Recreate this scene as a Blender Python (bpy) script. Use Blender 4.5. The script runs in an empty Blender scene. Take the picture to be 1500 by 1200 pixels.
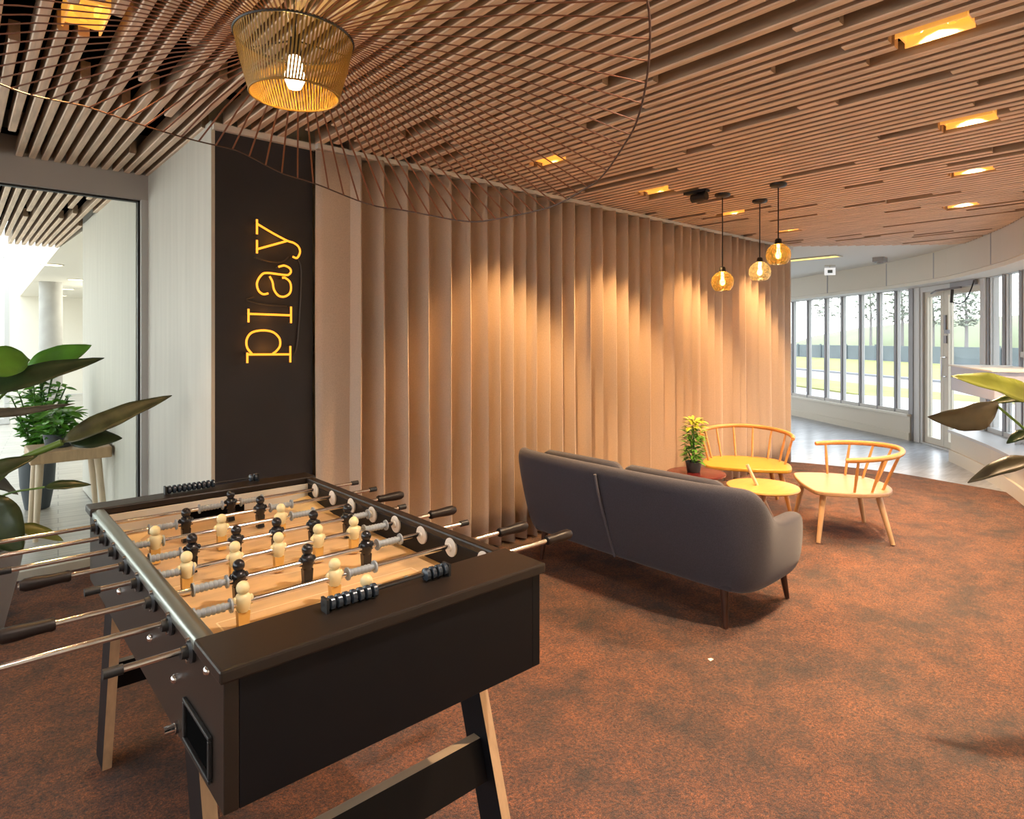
import bpy, bmesh, math, random
from mathutils import Vector, Matrix
R_ = math.radians
rnd = random.Random(11)
COL = bpy.context.scene.collection
SC = bpy.context.scene

# ------------------------------------------------------------------ materials
def nt(name):
    m = bpy.data.materials.new(name); m.use_nodes = True
    t = m.node_tree; b = t.nodes['Principled BSDF']
    return m, t, b
def hexc(c, k=1.0):
    return (c[0]*k, c[1]*k, c[2]*k, 1)
def mat(name, col, rough=.5, metal=0, noise=0, scale=20, bump=0, bscale=None, spec=.5, emit=None, estr=0, sheen=0, stretch=None, coat=0):
    m, t, b = nt(name)
    b.inputs['Base Color'].default_value = hexc(col)
    b.inputs['Roughness'].default_value = rough
    b.inputs['Metallic'].default_value = metal
    b.inputs['Specular IOR Level'].default_value = spec
    b.inputs['Coat Weight'].default_value = coat
    if sheen:
        b.inputs['Sheen Weight'].default_value = sheen
        b.inputs['Sheen Roughness'].default_value = .4
    if emit:
        b.inputs['Emission Color'].default_value = hexc(emit); b.inputs['Emission Strength'].default_value = estr
    if noise or bump:
        tc = t.nodes.new('ShaderNodeTexCoord'); src = tc.outputs['Object']
        if stretch:
            mp = t.nodes.new('ShaderNodeMapping'); mp.inputs['Scale'].default_value = stretch
            t.links.new(src, mp.inputs['Vector']); src = mp.outputs['Vector']
    if noise:
        n = t.nodes.new('ShaderNodeTexNoise'); n.inputs['Scale'].default_value = scale; n.inputs['Detail'].default_value = 5
        r = t.nodes.new('ShaderNodeValToRGB')
        r.color_ramp.elements[0].position = .3; r.color_ramp.elements[1].position = .7
        r.color_ramp.elements[0].color = hexc(col, 1-noise); r.color_ramp.elements[1].color = hexc(col, 1+noise*.7)
        t.links.new(src, n.inputs['Vector']); t.links.new(n.outputs['Fac'], r.inputs['Fac']); t.links.new(r.outputs['Color'], b.inputs['Base Color'])
    if bump:
        n2 = t.nodes.new('ShaderNodeTexNoise'); n2.inputs['Scale'].default_value = bscale or scale; n2.inputs['Detail'].default_value = 4
        bp = t.nodes.new('ShaderNodeBump'); bp.inputs['Strength'].default_value = bump; bp.inputs['Distance'].default_value = .01
        t.links.new(src, n2.inputs['Vector']); t.links.new(n2.outputs['Fac'], bp.inputs['Height']); t.links.new(bp.outputs['Normal'], b.inputs['Normal'])
    return m
def glassy(name, tint, gloss=.08, rough=.02, bump=0, bscale=30):
    m = bpy.data.materials.new(name); m.use_nodes = True; t = m.node_tree; t.nodes.clear()
    o = t.nodes.new('ShaderNodeOutputMaterial'); mx = t.nodes.new('ShaderNodeMixShader')
    tr = t.nodes.new('ShaderNodeBsdfTransparent'); tr.inputs['Color'].default_value = hexc(tint)
    gl = t.nodes.new('ShaderNodeBsdfGlossy'); gl.inputs['Roughness'].default_value = rough
    lw = t.nodes.new('ShaderNodeLayerWeight'); lw.inputs['Blend'].default_value = gloss
    t.links.new(lw.outputs['Fresnel'], mx.inputs['Fac']); t.links.new(tr.outputs[0], mx.inputs[1]); t.links.new(gl.outputs[0], mx.inputs[2]); t.links.new(mx.outputs[0], o.inputs['Surface'])
    if bump:
        tc = t.nodes.new('ShaderNodeTexCoord'); v = t.nodes.new('ShaderNodeTexVoronoi'); v.feature = 'DISTANCE_TO_EDGE'; v.inputs['Scale'].default_value = bscale
        bp = t.nodes.new('ShaderNodeBump'); bp.inputs['Strength'].default_value = bump; bp.inputs['Distance'].default_value = .01
        t.links.new(tc.outputs['Object'], v.inputs['Vector']); t.links.new(v.outputs['Distance'], bp.inputs['Height'])
        t.links.new(bp.outputs['Normal'], gl.inputs['Normal']); t.links.new(bp.outputs['Normal'], lw.inputs['Normal'])
        r = t.nodes.new('ShaderNodeValToRGB'); r.color_ramp.elements[0].color = hexc(tint, .35); r.color_ramp.elements[1].color = hexc(tint); r.color_ramp.elements[1].position = .12
        t.links.new(v.outputs['Distance'], r.inputs['Fac']); t.links.new(r.outputs['Color'], tr.inputs['Color'])
    return m
def emis(name, col, s):
    m, t, b = nt(name); b.inputs['Base Color'].default_value = (0, 0, 0, 1)
    b.inputs['Emission Color'].default_value = hexc(col); b.inputs['Emission Strength'].default_value = s
    return m
def carpet_mat():
    m, t, b = nt('carpet_pile'); L = t.links.new
    b.inputs['Roughness'].default_value = .95; b.inputs['Specular IOR Level'].default_value = .1
    b.inputs['Sheen Weight'].default_value = .25
    tc = t.nodes.new('ShaderNodeTexCoord')
    def noise(s, d, r=.6):
        n = t.nodes.new('ShaderNodeTexNoise'); n.inputs['Scale'].default_value = s; n.inputs['Detail'].default_value = d; n.inputs['Roughness'].default_value = r
        L(tc.outputs['Object'], n.inputs['Vector']); return n
    big = noise(2.6, 4); mid = noise(85, 6, .7); fine = noise(260, 3, .7)
    pat = noise(8, 5, .65); pm = t.nodes.new('ShaderNodeMath'); pm.operation = 'ADD'; L(big.outputs['Fac'], pm.inputs[0]); L(pat.outputs['Fac'], pm.inputs[1])
    pd = t.nodes.new('ShaderNodeMath'); pd.operation = 'MULTIPLY'; pd.inputs[1].default_value = .5; L(pm.outputs[0], pd.inputs[0])
    r1 = t.nodes.new('ShaderNodeValToRGB'); e = r1.color_ramp.elements
    e[0].position = .38; e[0].color = (.085, .025, .010, 1); e[1].position = .62; e[1].color = (.385, .113, .030, 1)
    L(pd.outputs[0], r1.inputs['Fac'])
    r2 = t.nodes.new('ShaderNodeValToRGB'); e = r2.color_ramp.elements
    e[0].position = .36; e[0].color = (.05, .045, .045, 1); e[1].position = .66; e[1].color = (2.0, 1.95, 1.9, 1)
    L(mid.outputs['Fac'], r2.inputs['Fac'])
    r3 = t.nodes.new('ShaderNodeValToRGB'); e = r3.color_ramp.elements
    e[0].position = .38; e[0].color = (.1, .09, .09, 1); e[1].position = .66; e[1].color = (1.7, 1.7, 1.7, 1)
    L(fine.outputs['Fac'], r3.inputs['Fac'])
    m1 = t.nodes.new('ShaderNodeMixRGB'); m1.blend_type = 'MULTIPLY'; m1.inputs[0].default_value = .8
    m2 = t.nodes.new('ShaderNodeMixRGB'); m2.blend_type = 'MULTIPLY'; m2.inputs[0].default_value = .8
    L(r1.outputs[0], m1.inputs[1]); L(r2.outputs[0], m1.inputs[2]); L(m1.outputs[0], m2.inputs[1]); L(r3.outputs[0], m2.inputs[2])
    L(m2.outputs[0], b.inputs['Base Color'])
    ad = t.nodes.new('ShaderNodeMath'); ad.operation = 'ADD'; L(mid.outputs['Fac'], ad.inputs[0]); L(fine.outputs['Fac'], ad.inputs[1])
    bp = t.nodes.new('ShaderNodeBump'); bp.inputs['Strength'].default_value = 1; bp.inputs['Distance'].default_value = .02
    L(ad.outputs[0], bp.inputs['Height']); L(bp.outputs['Normal'], b.inputs['Normal'])
    return m
def plank_mat(name, c1, c2, rough, rot=0):
    m, t, b = nt(name); L = t.links.new
    b.inputs['Roughness'].default_value = rough
    tc = t.nodes.new('ShaderNodeTexCoord'); mp = t.nodes.new('ShaderNodeMapping'); mp.inputs['Rotation'].default_value = (0, 0, rot)
    br = t.nodes.new('ShaderNodeTexBrick'); br.inputs['Scale'].default_value = 1; br.inputs['Brick Width'].default_value = 1.2; br.inputs['Row Height'].default_value = .16
    br.inputs['Mortar Size'].default_value = .003; br.inputs['Color1'].default_value = hexc(c1); br.inputs['Color2'].default_value = hexc(c2); br.inputs['Mortar'].default_value = hexc(c1, .5)
    n = t.nodes.new('ShaderNodeTexNoise'); n.inputs['Scale'].default_value = 9; n.inputs['Detail'].default_value = 6
    mp2 = t.nodes.new('ShaderNodeMapping'); mp2.inputs['Scale'].default_value = (.25, 3, 1); mp2.inputs['Rotation'].default_value = (0, 0, rot)
    mx = t.nodes.new('ShaderNodeMixRGB'); mx.blend_type = 'OVERLAY'; mx.inputs[0].default_value = .45
    L(tc.outputs['Object'], mp.inputs[0]); L(mp.outputs[0], br.inputs['Vector']); L(tc.outputs['Object'], mp2.inputs[0]); L(mp2.outputs[0], n.inputs['Vector'])
    L(br.outputs['Color'], mx.inputs[1]); L(n.outputs['Fac'], mx.inputs[2]); L(mx.outputs[0], b.inputs['Base Color'])
    return m

M = {}
M['carpet'] = carpet_mat()
M['floor_wood'] = plank_mat('grey_timber_floor', (.30, .32, .35), (.38, .40, .43), .28, .5)
M['floor_warm'] = plank_mat('pale_timber_floor', (.42, .39, .35), (.50, .47, .42), .35, .1)
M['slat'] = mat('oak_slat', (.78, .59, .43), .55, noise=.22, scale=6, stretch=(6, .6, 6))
M['slat_side_shade'] = mat('oak_slat_side_shade', (.43, .30, .20), .6, noise=.2, scale=6, stretch=(6, .6, 6))  # shade between the slats put into a darker copy of the oak
M['void'] = mat('black_void', (.004, .004, .004), 1, spec=0)
M['white'] = mat('white_paint', (.74, .695, .60), .6)
M['white2'] = mat('offwhite_trim', (.63, .575, .47), .5)
M['plywall'] = mat('whitewashed_panel', (.545, .52, .455), .6, noise=.07, scale=3, stretch=(6, 6, .4))
M['beam'] = mat('grey_beam', (.42, .385, .355), .55)
M['frame_grey'] = mat('grey_aluminium', (.52, .51, .49), .45)
M['frame_dark'] = mat('dark_mullion', (.24, .23, .24), .45)
M['black_gasket'] = mat('black_gasket', (.01, .01, .01), .5)
M['signwall'] = mat('charcoal_panel', (.016, .0165, .023), .55, noise=.2, scale=3)
M['curtain'] = mat('linen_curtain', (.57, .45, .35), .9, noise=.10, scale=180, bump=.15, bscale=300, sheen=.2)
M['track'] = mat('white_track', (.72, .68, .62), .5)
M['neon'] = emis('neon_tube', (1.0, .33, .024), 2.1)
M['neon_dark'] = mat('tube_support', (.05, .045, .04), .4)
M['tbl_black'] = mat('black_laminate', (.007, .0068, .0085), .45, bump=.03, bscale=400, spec=.18)
M['tbl_brown'] = mat('black_brown_laminate', (.018, .012, .009), .36, bump=.03, bscale=400, spec=.4)
M['wood_edge'] = mat('plywood_edge', (.55, .36, .21), .5, noise=.15, scale=10, stretch=(5, 5, .6))
M['alu'] = mat('brushed_rail', (.30, .32, .29), .28, metal=.85)
M['chrome'] = mat('chrome', (.78, .76, .76), .12, metal=1)
M['grip'] = mat('dark_grip', (.014, .009, .008), .42, spec=.3)
M['rubber'] = mat('black_rubber', (.012, .012, .013), .5)
M['pl_black'] = mat('black_player', (.012, .011, .013), .22)
M['pl_cream'] = mat('cream_player', (.80, .66, .36), .35)
M['pl_foot'] = mat('amber_foot', (.72, .40, .10), .35)
M['bump_grey'] = mat('grey_bumper', (.30, .34, .38), .3)
M['bearing_w'] = mat('white_bearing', (.75, .70, .64), .4)
M['pitch'] = mat('pitch_board', (.66, .43, .22), .35, noise=.12, scale=5, stretch=(1, 6, 1))
M['pitch_edge'] = mat('pitch_corner', (.80, .58, .28), .4)
M['line'] = mat('pitch_line', (.85, .68, .45), .5)
M['bead'] = mat('blue_black_bead', (.03, .04, .055), .25)
M['ball'] = mat('yellow_ball', (.85, .58, .12), .4)
M['sofa'] = mat('charcoal_wool', (.054, .055, .076), .95, noise=.3, scale=260, bump=.25, bscale=420, sheen=.2)
M['sofa_seam'] = mat('seam_fabric', (.10, .10, .125), .9, noise=.2, scale=260)
M['dark_leg'] = mat('walnut_leg', (.055, .022, .014), .35, noise=.3, scale=20)
M['chair'] = mat('oak_lacquer', (.52, .245, .075), .38, noise=.14, scale=7, stretch=(1, 5, 5))
M['chair_pale'] = mat('pale_oak_leg', (.56, .36, .20), .42, noise=.12, scale=7, stretch=(5, 5, 1))
M['ytop'] = mat('yellow_oak_top', (.47, .27, .075), .4, noise=.1, scale=6, stretch=(1, 6, 1))
M['seat_y'] = mat('honey_seat', (.48, .255, .032), .38, noise=.1, scale=6, stretch=(1, 6, 1))
M['seat_p'] = mat('pale_oak_seat', (.44, .275, .16), .4, noise=.1, scale=6, stretch=(6, 1, 1))
M['pale_leg'] = mat('pale_leg', (.62, .48, .34), .45)
M['burg'] = mat('burgundy_top', (.085, .010, .010), .25)
M['steel'] = mat('dark_steel', (.08, .08, .085), .35, metal=.8)
M['pot_dark'] = mat('slate_pot', (.045, .055, .065), .5)
M['pot_grey'] = mat('grey_pot', (.33, .32, .33), .55, noise=.06, scale=8)
M['soil'] = mat('soil', (.03, .02, .012), .95, noise=.4, scale=60, bump=.5)
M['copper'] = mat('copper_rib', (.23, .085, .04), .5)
M['copper_l'] = mat('lit_copper_rib', (.36, .20, .03), .5)  # bulb glow inside the drum put into the rib colour
M['brim'] = mat('dark_brim', (.07, .030, .016), .5)
M['bulb'] = emis('warm_bulb', (1, .62, .38), 22)
M['bulb_small'] = emis('filament_bulb', (1, .66, .28), 30)
M['black_metal'] = mat('black_metal', (.012, .010, .010), .4)
def globe_mat(name, tint, k):
    m = glassy(name, tint, .3, .05, .6, 30); t = m.node_tree
    o = [n for n in t.nodes if n.type == 'OUTPUT_MATERIAL'][0]; src = o.inputs['Surface'].links[0].from_socket
    tl = t.nodes.new('ShaderNodeBsdfTranslucent'); tl.inputs['Color'].default_value = hexc(tint); df = t.nodes.new('ShaderNodeMixShader'); df.inputs['Fac'].default_value = k
    t.links.new(src, df.inputs[1]); t.links.new(tl.outputs[0], df.inputs[2]); t.links.new(df.outputs[0], o.inputs['Surface'])
    return m
M['smoke'] = globe_mat('smoked_glass', (.80, .52, .16), .22)
M['clearglobe'] = globe_mat('clear_bubble_glass', (.95, .82, .55), .18)
M['pane'] = glassy('window_pane', (.96, .975, .97), .04, .0)
M['pane_green'] = glassy('partition_pane', (.93, .96, .94), .05, .0)
M['lamp_warm'] = emis('warm_reflector', (1, .47, .07), 2.3)
M['reflector'] = mat('glowing_reflector_metal', (.75, .5, .22), .35, emit=(1, .42, .06), estr=.7)  # lamp glow on the metal put in as its own emission
M['lamp_white'] = emis('disc_light', (1, .85, .6), 6)
M['lamp_yellow'] = emis('yellow_light', (1, .76, .18), 1.5)
M['leaf_dark'] = mat('dark_leaf', (.030, .052, .018), .35, noise=.35, scale=14)
M['leaf_brown'] = mat('bronze_leaf', (.075, .058, .026), .42, noise=.4, scale=14)
M['leaf_mott'] = mat('mottled_leaf', (.060, .066, .026), .42, noise=.6, scale=16)
M['leaf_olive'] = mat('olive_leaf', (.125, .15, .024), .38, noise=.3, scale=14)
M['leaf_green'] = mat('fresh_leaf', (.10, .30, .03), .4, noise=.3, scale=10)
M['leaf_bright'] = mat('bright_leaf', (.13, .33, .03), .4, noise=.25, scale=10)
M['leaf_grey'] = mat('silver_leaf_back', (.23, .22, .17), .5, noise=.3, scale=14)
M['leaf_yellow'] = mat('yellow_green_leaf', (.44, .46, .03), .4, noise=.25, scale=20)
M['petiole'] = mat('petiole', (.12, .22, .035), .4)
M['stem'] = mat('plant_stem', (.05, .12, .02), .5)
M['concrete'] = mat('concrete_column', (.42, .40, .37), .8, noise=.1, scale=5)
M['grass'] = mat('lawn_grass', (.24, .25, .07), .9, noise=.3, scale=.6)
M['path'] = mat('pink_gravel', (.30, .255, .235), .9, noise=.08, scale=3)
M['kerb'] = mat('kerb_stone', (.2, .21, .22), .8)
M['fence'] = mat('slate_fence', (.12, .145, .165), .7, noise=.15, scale=1)
M['hill'] = mat('hazy_hill', (.19, .21, .12), .9, noise=.2, scale=.1)
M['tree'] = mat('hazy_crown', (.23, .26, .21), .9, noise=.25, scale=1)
M['bark'] = mat('tree_bark', (.21, .20, .19), .9)
M['box_lilac'] = mat('lilac_grey_box', (.50, .50, .56), .5)
M['paper'] = mat('white_paper', (.8, .8, .78), .8)
M['exitw'] = mat('exit_panel', (.8, .82, .8), .4, emit=(1, 1, 1), estr=.6)
M['exitg'] = mat('exit_green', (.22, .26, .25), .4)
M['plain_grey'] = mat('plain_grey', (.35, .34, .33), .6)

# ------------------------------------------------------------------ mesh builder
class MB:
    def __init__(s): s.v = []; s.f = []
    def add(s, vs, fs):
        b = len(s.v); s.v += [tuple(v) for v in vs]; s.f += [tuple(i+b for i in f) for f in fs]; return s
    def box(s, lo, hi, mtx=None):
        x0, y0, z0 = lo; x1, y1, z1 = hi
        vs = [Vector(p) for p in ((x0,y0,z0),(x1,y0,z0),(x1,y1,z0),(x0,y1,z0),(x0,y0,z1),(x1,y0,z1),(x1,y1,z1),(x0,y1,z1))]
        if mtx: vs = [mtx @ v for v in vs]
        return s.add(vs, [(0,3,2,1),(4,5,6,7),(0,1,5,4),(1,2,6,5),(2,3,7,6),(3,0,4,7)])
    def hexa(s, bot, top):                                   # two quads, bottom and top
        return s.add(list(bot)+list(top), [(0,3,2,1),(4,5,6,7),(0,1,5,4),(1,2,6,5),(2,3,7,6),(3,0,4,7)])
    def tube(s, pts, r, n=8, closed=False, flat=None):
        pts = [Vector(p) for p in pts]; k = len(pts)
        rs = r if isinstance(r, (list, tuple)) else [r]*k
        rings = []; prev = None
        for i, p in enumerate(pts):
            if closed: d = pts[(i+1) % k]-pts[i-1]
            else: d = pts[min(i+1, k-1)]-pts[max(i-1, 0)]
            d.normalize()
            if prev is None:
                a = Vector((0,0,1)) if abs(d.z) < .9 else Vector((1,0,0)); u = d.cross(a).normalized()
            else: u = (prev-d*prev.dot(d)).normalized()
            prev = u; w = d.cross(u)
            rings.append([p+(u*math.cos(2*math.pi*j/n)+w*math.sin(2*math.pi*j/n))*rs[i] for j in range(n)])
        vs = [v for rg in rings for v in rg]; fs = []
        for i in range(k if closed else k-1):
            a = i*n; b = ((i+1) % k)*n
            for j in range(n): fs.append((a+j, a+(j+1) % n, b+(j+1) % n, b+j))
        if not closed: fs += [tuple(reversed(range(n))), tuple(range((k-1)*n, k*n))]
        return s.add(vs, fs)
    def cyl(s, p0, p1, r0, r1=None, n=16): return s.tube([p0, p1], [r0, r0 if r1 is None else r1], n)
    def lathe(s, prof, c=(0,0,0), axis='Z', n=24, cap=True):
        vs = []; fs = []; k = len(prof)
        for r, h in prof:
            for j in range(n):
                a = 2*math.pi*j/n; x, y, z = r*math.cos(a), r*math.sin(a), h
                if axis == 'X': x, y, z = z, x, y
                if axis == 'Y': x, y, z = y, z, x
                vs.append((c[0]+x, c[1]+y, c[2]+z))
        for i in range(k-1):
            for j in range(n): fs.append((i*n+j, i*n+(j+1) % n, (i+1)*n+(j+1) % n, (i+1)*n+j))
        if cap: fs += [tuple(reversed(range(n))), tuple(range((k-1)*n, k*n))]
        return s.add(vs, fs)
    def sphere(s, c, r, sc=(1,1,1), n=12, m=8):
        prof = [(max(r*math.sin(math.pi*i/m), r*.02), -r*math.cos(math.pi*i/m)) for i in range(m+1)]
        vs = []; fs = []
        for pr, h in prof:
            for j in range(n):
                a = 2*math.pi*j/n; vs.append((c[0]+pr*math.cos(a)*sc[0], c[1]+pr*math.sin(a)*sc[1], c[2]+h*sc[2]))
        for i in range(m):
            for j in range(n): fs.append((i*n+j, i*n+(j+1) % n, (i+1)*n+(j+1) % n, (i+1)*n+j))
        fs += [tuple(reversed(range(n))), tuple(range(m*n, (m+1)*n))]
        return s.add(vs, fs)
    def prism(s, poly, z0, z1):
        k = len(poly); vs = [(x, y, z0) for x, y in poly]+[(x, y, z1) for x, y in poly]
        return s.add(vs, [tuple(reversed(range(k))), tuple(range(k, 2*k))]+[(i, (i+1) % k, k+(i+1) % k, k+i) for i in range(k)])
    def build(s, name, m, parent=None, loc=(0,0,0), smooth=False, bevel=0, subsurf=0, world=False, mats=None, fmat=None):
        off = Vector(loc)
        if parent is not None and world:
            q = parent; off = Vector((0,0,0))
            while q: off = off+q.location; q = q.parent
        elif parent is not None: off = Vector((0,0,0))
        me = bpy.data.meshes.new(name)
        me.from_pydata([Vector(v)-off for v in s.v], [], s.f); me.update()
        bm = bmesh.new(); bm.from_mesh(me); bmesh.ops.recalc_face_normals(bm, faces=bm.faces); bm.to_mesh(me); bm.free()
        o = bpy.data.objects.new(name, me); COL.objects.link(o)
        if parent is None: o.location = off
        else: o.parent = parent
        for mm in (mats or [m]): me.materials.append(mm)
        if fmat:
            for p in me.polygons: p.material_index = fmat(p)
        if smooth:
            for p in me.polygons: p.use_smooth = True
        if bevel:
            b = o.modifiers.new('bevel', 'BEVEL'); b.width = bevel; b.segments = 2; b.limit_method = 'ANGLE'; b.angle_limit = R_(40)
        if subsurf:
            ss = o.modifiers.new('ss', 'SUBSURF'); ss.levels = subsurf; ss.render_levels = subsurf
        if smooth and not subsurf:
            try:
                for e in me.edges: pass
                bm = bmesh.new(); bm.from_mesh(me)
                for e in bm.edges:
                    if len(e.link_faces) == 2 and e.calc_face_angle() > R_(50): e.smooth = False
                bm.to_mesh(me); bm.free()
            except Exception: pass
        return o
def empty(name, loc, label, cat, group=None, rz=0):
    o = bpy.data.objects.new(name, None); COL.objects.link(o); o.location = loc; o.rotation_euler = (0,0,rz); o.empty_display_size = .1
    return tag(o, label, cat, group)
def tag(o, label, cat, group=None, kind=None):
    o['label'] = label; o['category'] = cat
    if group: o['group'] = group
    if kind: o['kind'] = kind
    return o
def struct(o): o['kind'] = 'structure'; return o
def copy_tree(o, parent=None):
    c = o.copy(); COL.objects.link(c); c.parent = parent
    for ch in list(o.children): copy_tree(ch, c)
    return c
def catmull(P, n=10, closed=False):
    P = [Vector(p) for p in P]; out = []; k = len(P)
    for i in range(k if closed else k-1):
        if closed: a, b, c, d = P[i-1], P[i], P[(i+1) % k], P[(i+2) % k]
        else: a, b, c, d = P[max(i-1,0)] if i else 2*P[0]-P[1], P[i], P[i+1], P[i+2] if i+2 < k else 2*P[-1]-P[-2]
        for q in range(n):
            t = q/n; out.append(.5*((2*b)+(c-a)*t+(2*a-5*b+4*c-d)*t*t+(3*b-a-3*c+d)*t**3))
    if not closed: out.append(P[-1])
    return out

# ------------------------------------------------------------------ setting
H = 2.585
GL = catmull([(15.5,10.5,0),(14.2,8.2,0),(12.4,5.55,0),(11.3,4.0,0),(10.75,3.2,0),(10.45,2.82,0),(9.5,1.93,0),(8.5,1.3,0),(7.6,.85,0),(6.4,.4,0),(5.0,0,0),(3.4,-.4,0),(1.6,-.8,0),(0,-1.1,0),(-3.2,-1.6,0)], 40)
SL = [0]
for a, b in zip(GL, GL[1:]): SL.append(SL[-1]+(b-a).length)
def gpt(s):
    for i in range(len(SL)-1):
        if SL[i+1] >= s:
            t = (s-SL[i])/(SL[i+1]-SL[i]); p = GL[i].lerp(GL[i+1], t); d = (GL[min(i+4,len(GL)-1)]-GL[max(i-3,0)]).normalized()
            return p, d, Vector((d.y, -d.x, 0))*1.0
    return GL[-1], (GL[-1]-GL[-2]).normalized(), Vector((0,1,0))
def gp(s, off=0, z=0):
    p, d, nn = gpt(s)          # interior is on the right-hand side of travel: n = (d.y,-d.x)
    return Vector((p.x+nn.x*off, p.y+nn.y*off, z))
def inner(off): return off
SMAX = SL[-1]
# travel runs from far (13,8) to near (-3,-1.6): interior lies to the right of travel
def facade_strip(mb, s0, s1, o0, o1, z0, z1, step=.4):
    n = max(1, int(math.ceil((s1-s0)/step)))
    ss = [s0+(s1-s0)*i/n for i in range(n+1)]
    for a, b in zip(ss, ss[1:]):
        mb.hexa([gp(a,o0,z0), gp(b,o0,z0), gp(b,o1,z0), gp(a,o1,z0)], [gp(a,o0,z1), gp(b,o0,z1), gp(b,o1,z1), gp(a,o1,z1)])
    return mb

# floor and carpet
struct(MB().box((-4.5,4.97,-.0118),(7.2,20.5,-.0105)).build('floor', M['floor_warm']))
struct(MB().box((-4.5,-2.2,-.12),(18,21,-.012)).build('floor', M['floor_wood']))
cp = [(-3.15,-1.35)]+[(p.x,p.y) for p in [gp(SMAX-.3-i*.5,.2) for i in range(30)] if p.x < 7.55 and p.x > -2.8 ]
edge = catmull([(7.55,1.2,0),(7.66,1.75,0),(7.76,2.4,0),(7.62,3.1,0),(7.45,3.5,0)], 8)
cpoly = [(-3.15,-1.3)]+[(p.x,p.y) for p in (gp(SMAX-.3-i*.4,.25) for i in range(60)) if -2.9 < p.x < 7.4]+[(p.x,p.y) for p in edge]+[(1.0,3.5),(.99,4.84),(-3.15,4.84)]
c = MB().prism(cpoly, -.011, -.003).build('carpet', M['carpet'])
tag(c, 'rust brown deep-pile carpet laid across the whole lounge', 'carpet')
# core block behind the curtain, white timber wall, sign wall
struct(MB().box((1.0,3.55,0),(7.42,7.3,2.9)).build('wall_back', M['white2']))
wl = MB().box((.985,3.43,0),(1.003,4.90,2.60)); struct(wl.build('wall_left', M['plywall']))
struct(MB().box((.935,4.96,0),(1.06,7.37,2.60)).build('wall_far', M['plywall']))
struct(MB().box((1.0,3.432,0),(1.53,3.56,2.56)).build('wall_sign', M['signwall']))
tl = MB().box((.99,3.405,2.552),(1.54,3.44,2.585)); struct(tl.build('trim_sign', M['track']))
m = MB(); m.box((-3.3,-2.2,-.012),(-3.15,4.84,.35)); m.box((-3.3,-2.2,2.45),(-3.15,4.84,2.95)); m.box((-3.3,-2.2,.35),(-3.15,-1.2,2.45)); m.box((-3.3,4.6,.35),(-3.15,4.84,2.45))
struct(m.build('wall_side', M['white2']))
m = MB()
for i in range(6): m.box((-3.26,-1.2+i*1.15,.35),(-3.19,-1.15+i*1.15,2.45))
m.box((-3.26,-1.2,.35),(-3.19,4.6,.40)); m.box((-3.26,-1.2,2.40),(-3.19,4.6,2.45))
wq = struct(m.build('window_20', M['frame_grey'])); MB().box((-3.23,-1.2,.40),(-3.225,4.6,2.40)).build('pane', M['pane'], wq)  # unseen glazing, added to let daylight in from the left
# glass partition at y=4.88
w1 = struct(MB().box((.945,4.84,0),(.992,4.96,2.42)).build('window_1', M['frame_grey']))
MB().box((-3.15,4.84,2.42),(.992,4.96,2.585)).build('header_beam', M['beam'], w1)
MB().box((-3.15,4.84,0),(.945,4.96,.05)).build('bottom_rail', M['white2'], w1)
g = MB(); g.box((.932,4.88,.05),(.945,4.92,2.42)); g.box((-3.15,4.88,2.408),(.945,4.92,2.42)); g.build('gasket', M['black_gasket'], w1)
MB().box((-3.15,4.895,.05),(.932,4.903,2.408)).build('pane', M['pane_green'], w1)
struct(MB().box((-3.3,4.84,2.585),(1.0,4.96,2.95)).build('wall_header', M['beam']))

# ceiling: void slab + slats
ce = struct(MB().box((-4.5,-2.2,2.86),(9.2,9.4,2.95)).build('ceiling', M['void']))
lights_row = [(.345,2.64),(2.79,2.78),(3.966,2.81),(5.152,2.85),(6.39,2.91)]
lights_win = [(2.69,.68),(3.92,.84),(5.075,1.07),(6.31,1.40)]
LIGHTS = lights_row+lights_win
BND = 0.40
band = [gp(SMAX-i*.05, BND) for i in range(int(SMAX/.05))]
def band_y(x):
    for a, b in zip(band, band[1:]):
        if a.x <= x <= b.x: return a.y+(b.y-a.y)*(x-a.x)/max(b.x-a.x, 1e-6)
    return -1.2
sl = MB()
def slat(x, y0, y1):
    if y1-y0 < .06: return
    w = .0175 if x < .99 else .0195; zb = H; zt = H+.075; cch = .004
    prof = [(-w,zt),(-w,zb+cch),(-w+cch,zb),(w-cch,zb),(w,zb+cch),(w,zt)]
    vs = [(x+a, y0, z) for a, z in prof]+[(x+a, y1, z) for a, z in prof]
    sl.add(vs, [(0,1,2,3,4,5),(11,10,9,8,7,6)]+[(i,(i+1) % 6,6+(i+1) % 6,6+i) for i in range(6)])
pitch = .071
xs = [.985-.063*k for k in range(0, 66)]+[.985+pitch*(k+1) for k in range(0, 110)]
r1 = random.Random(5)
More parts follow.
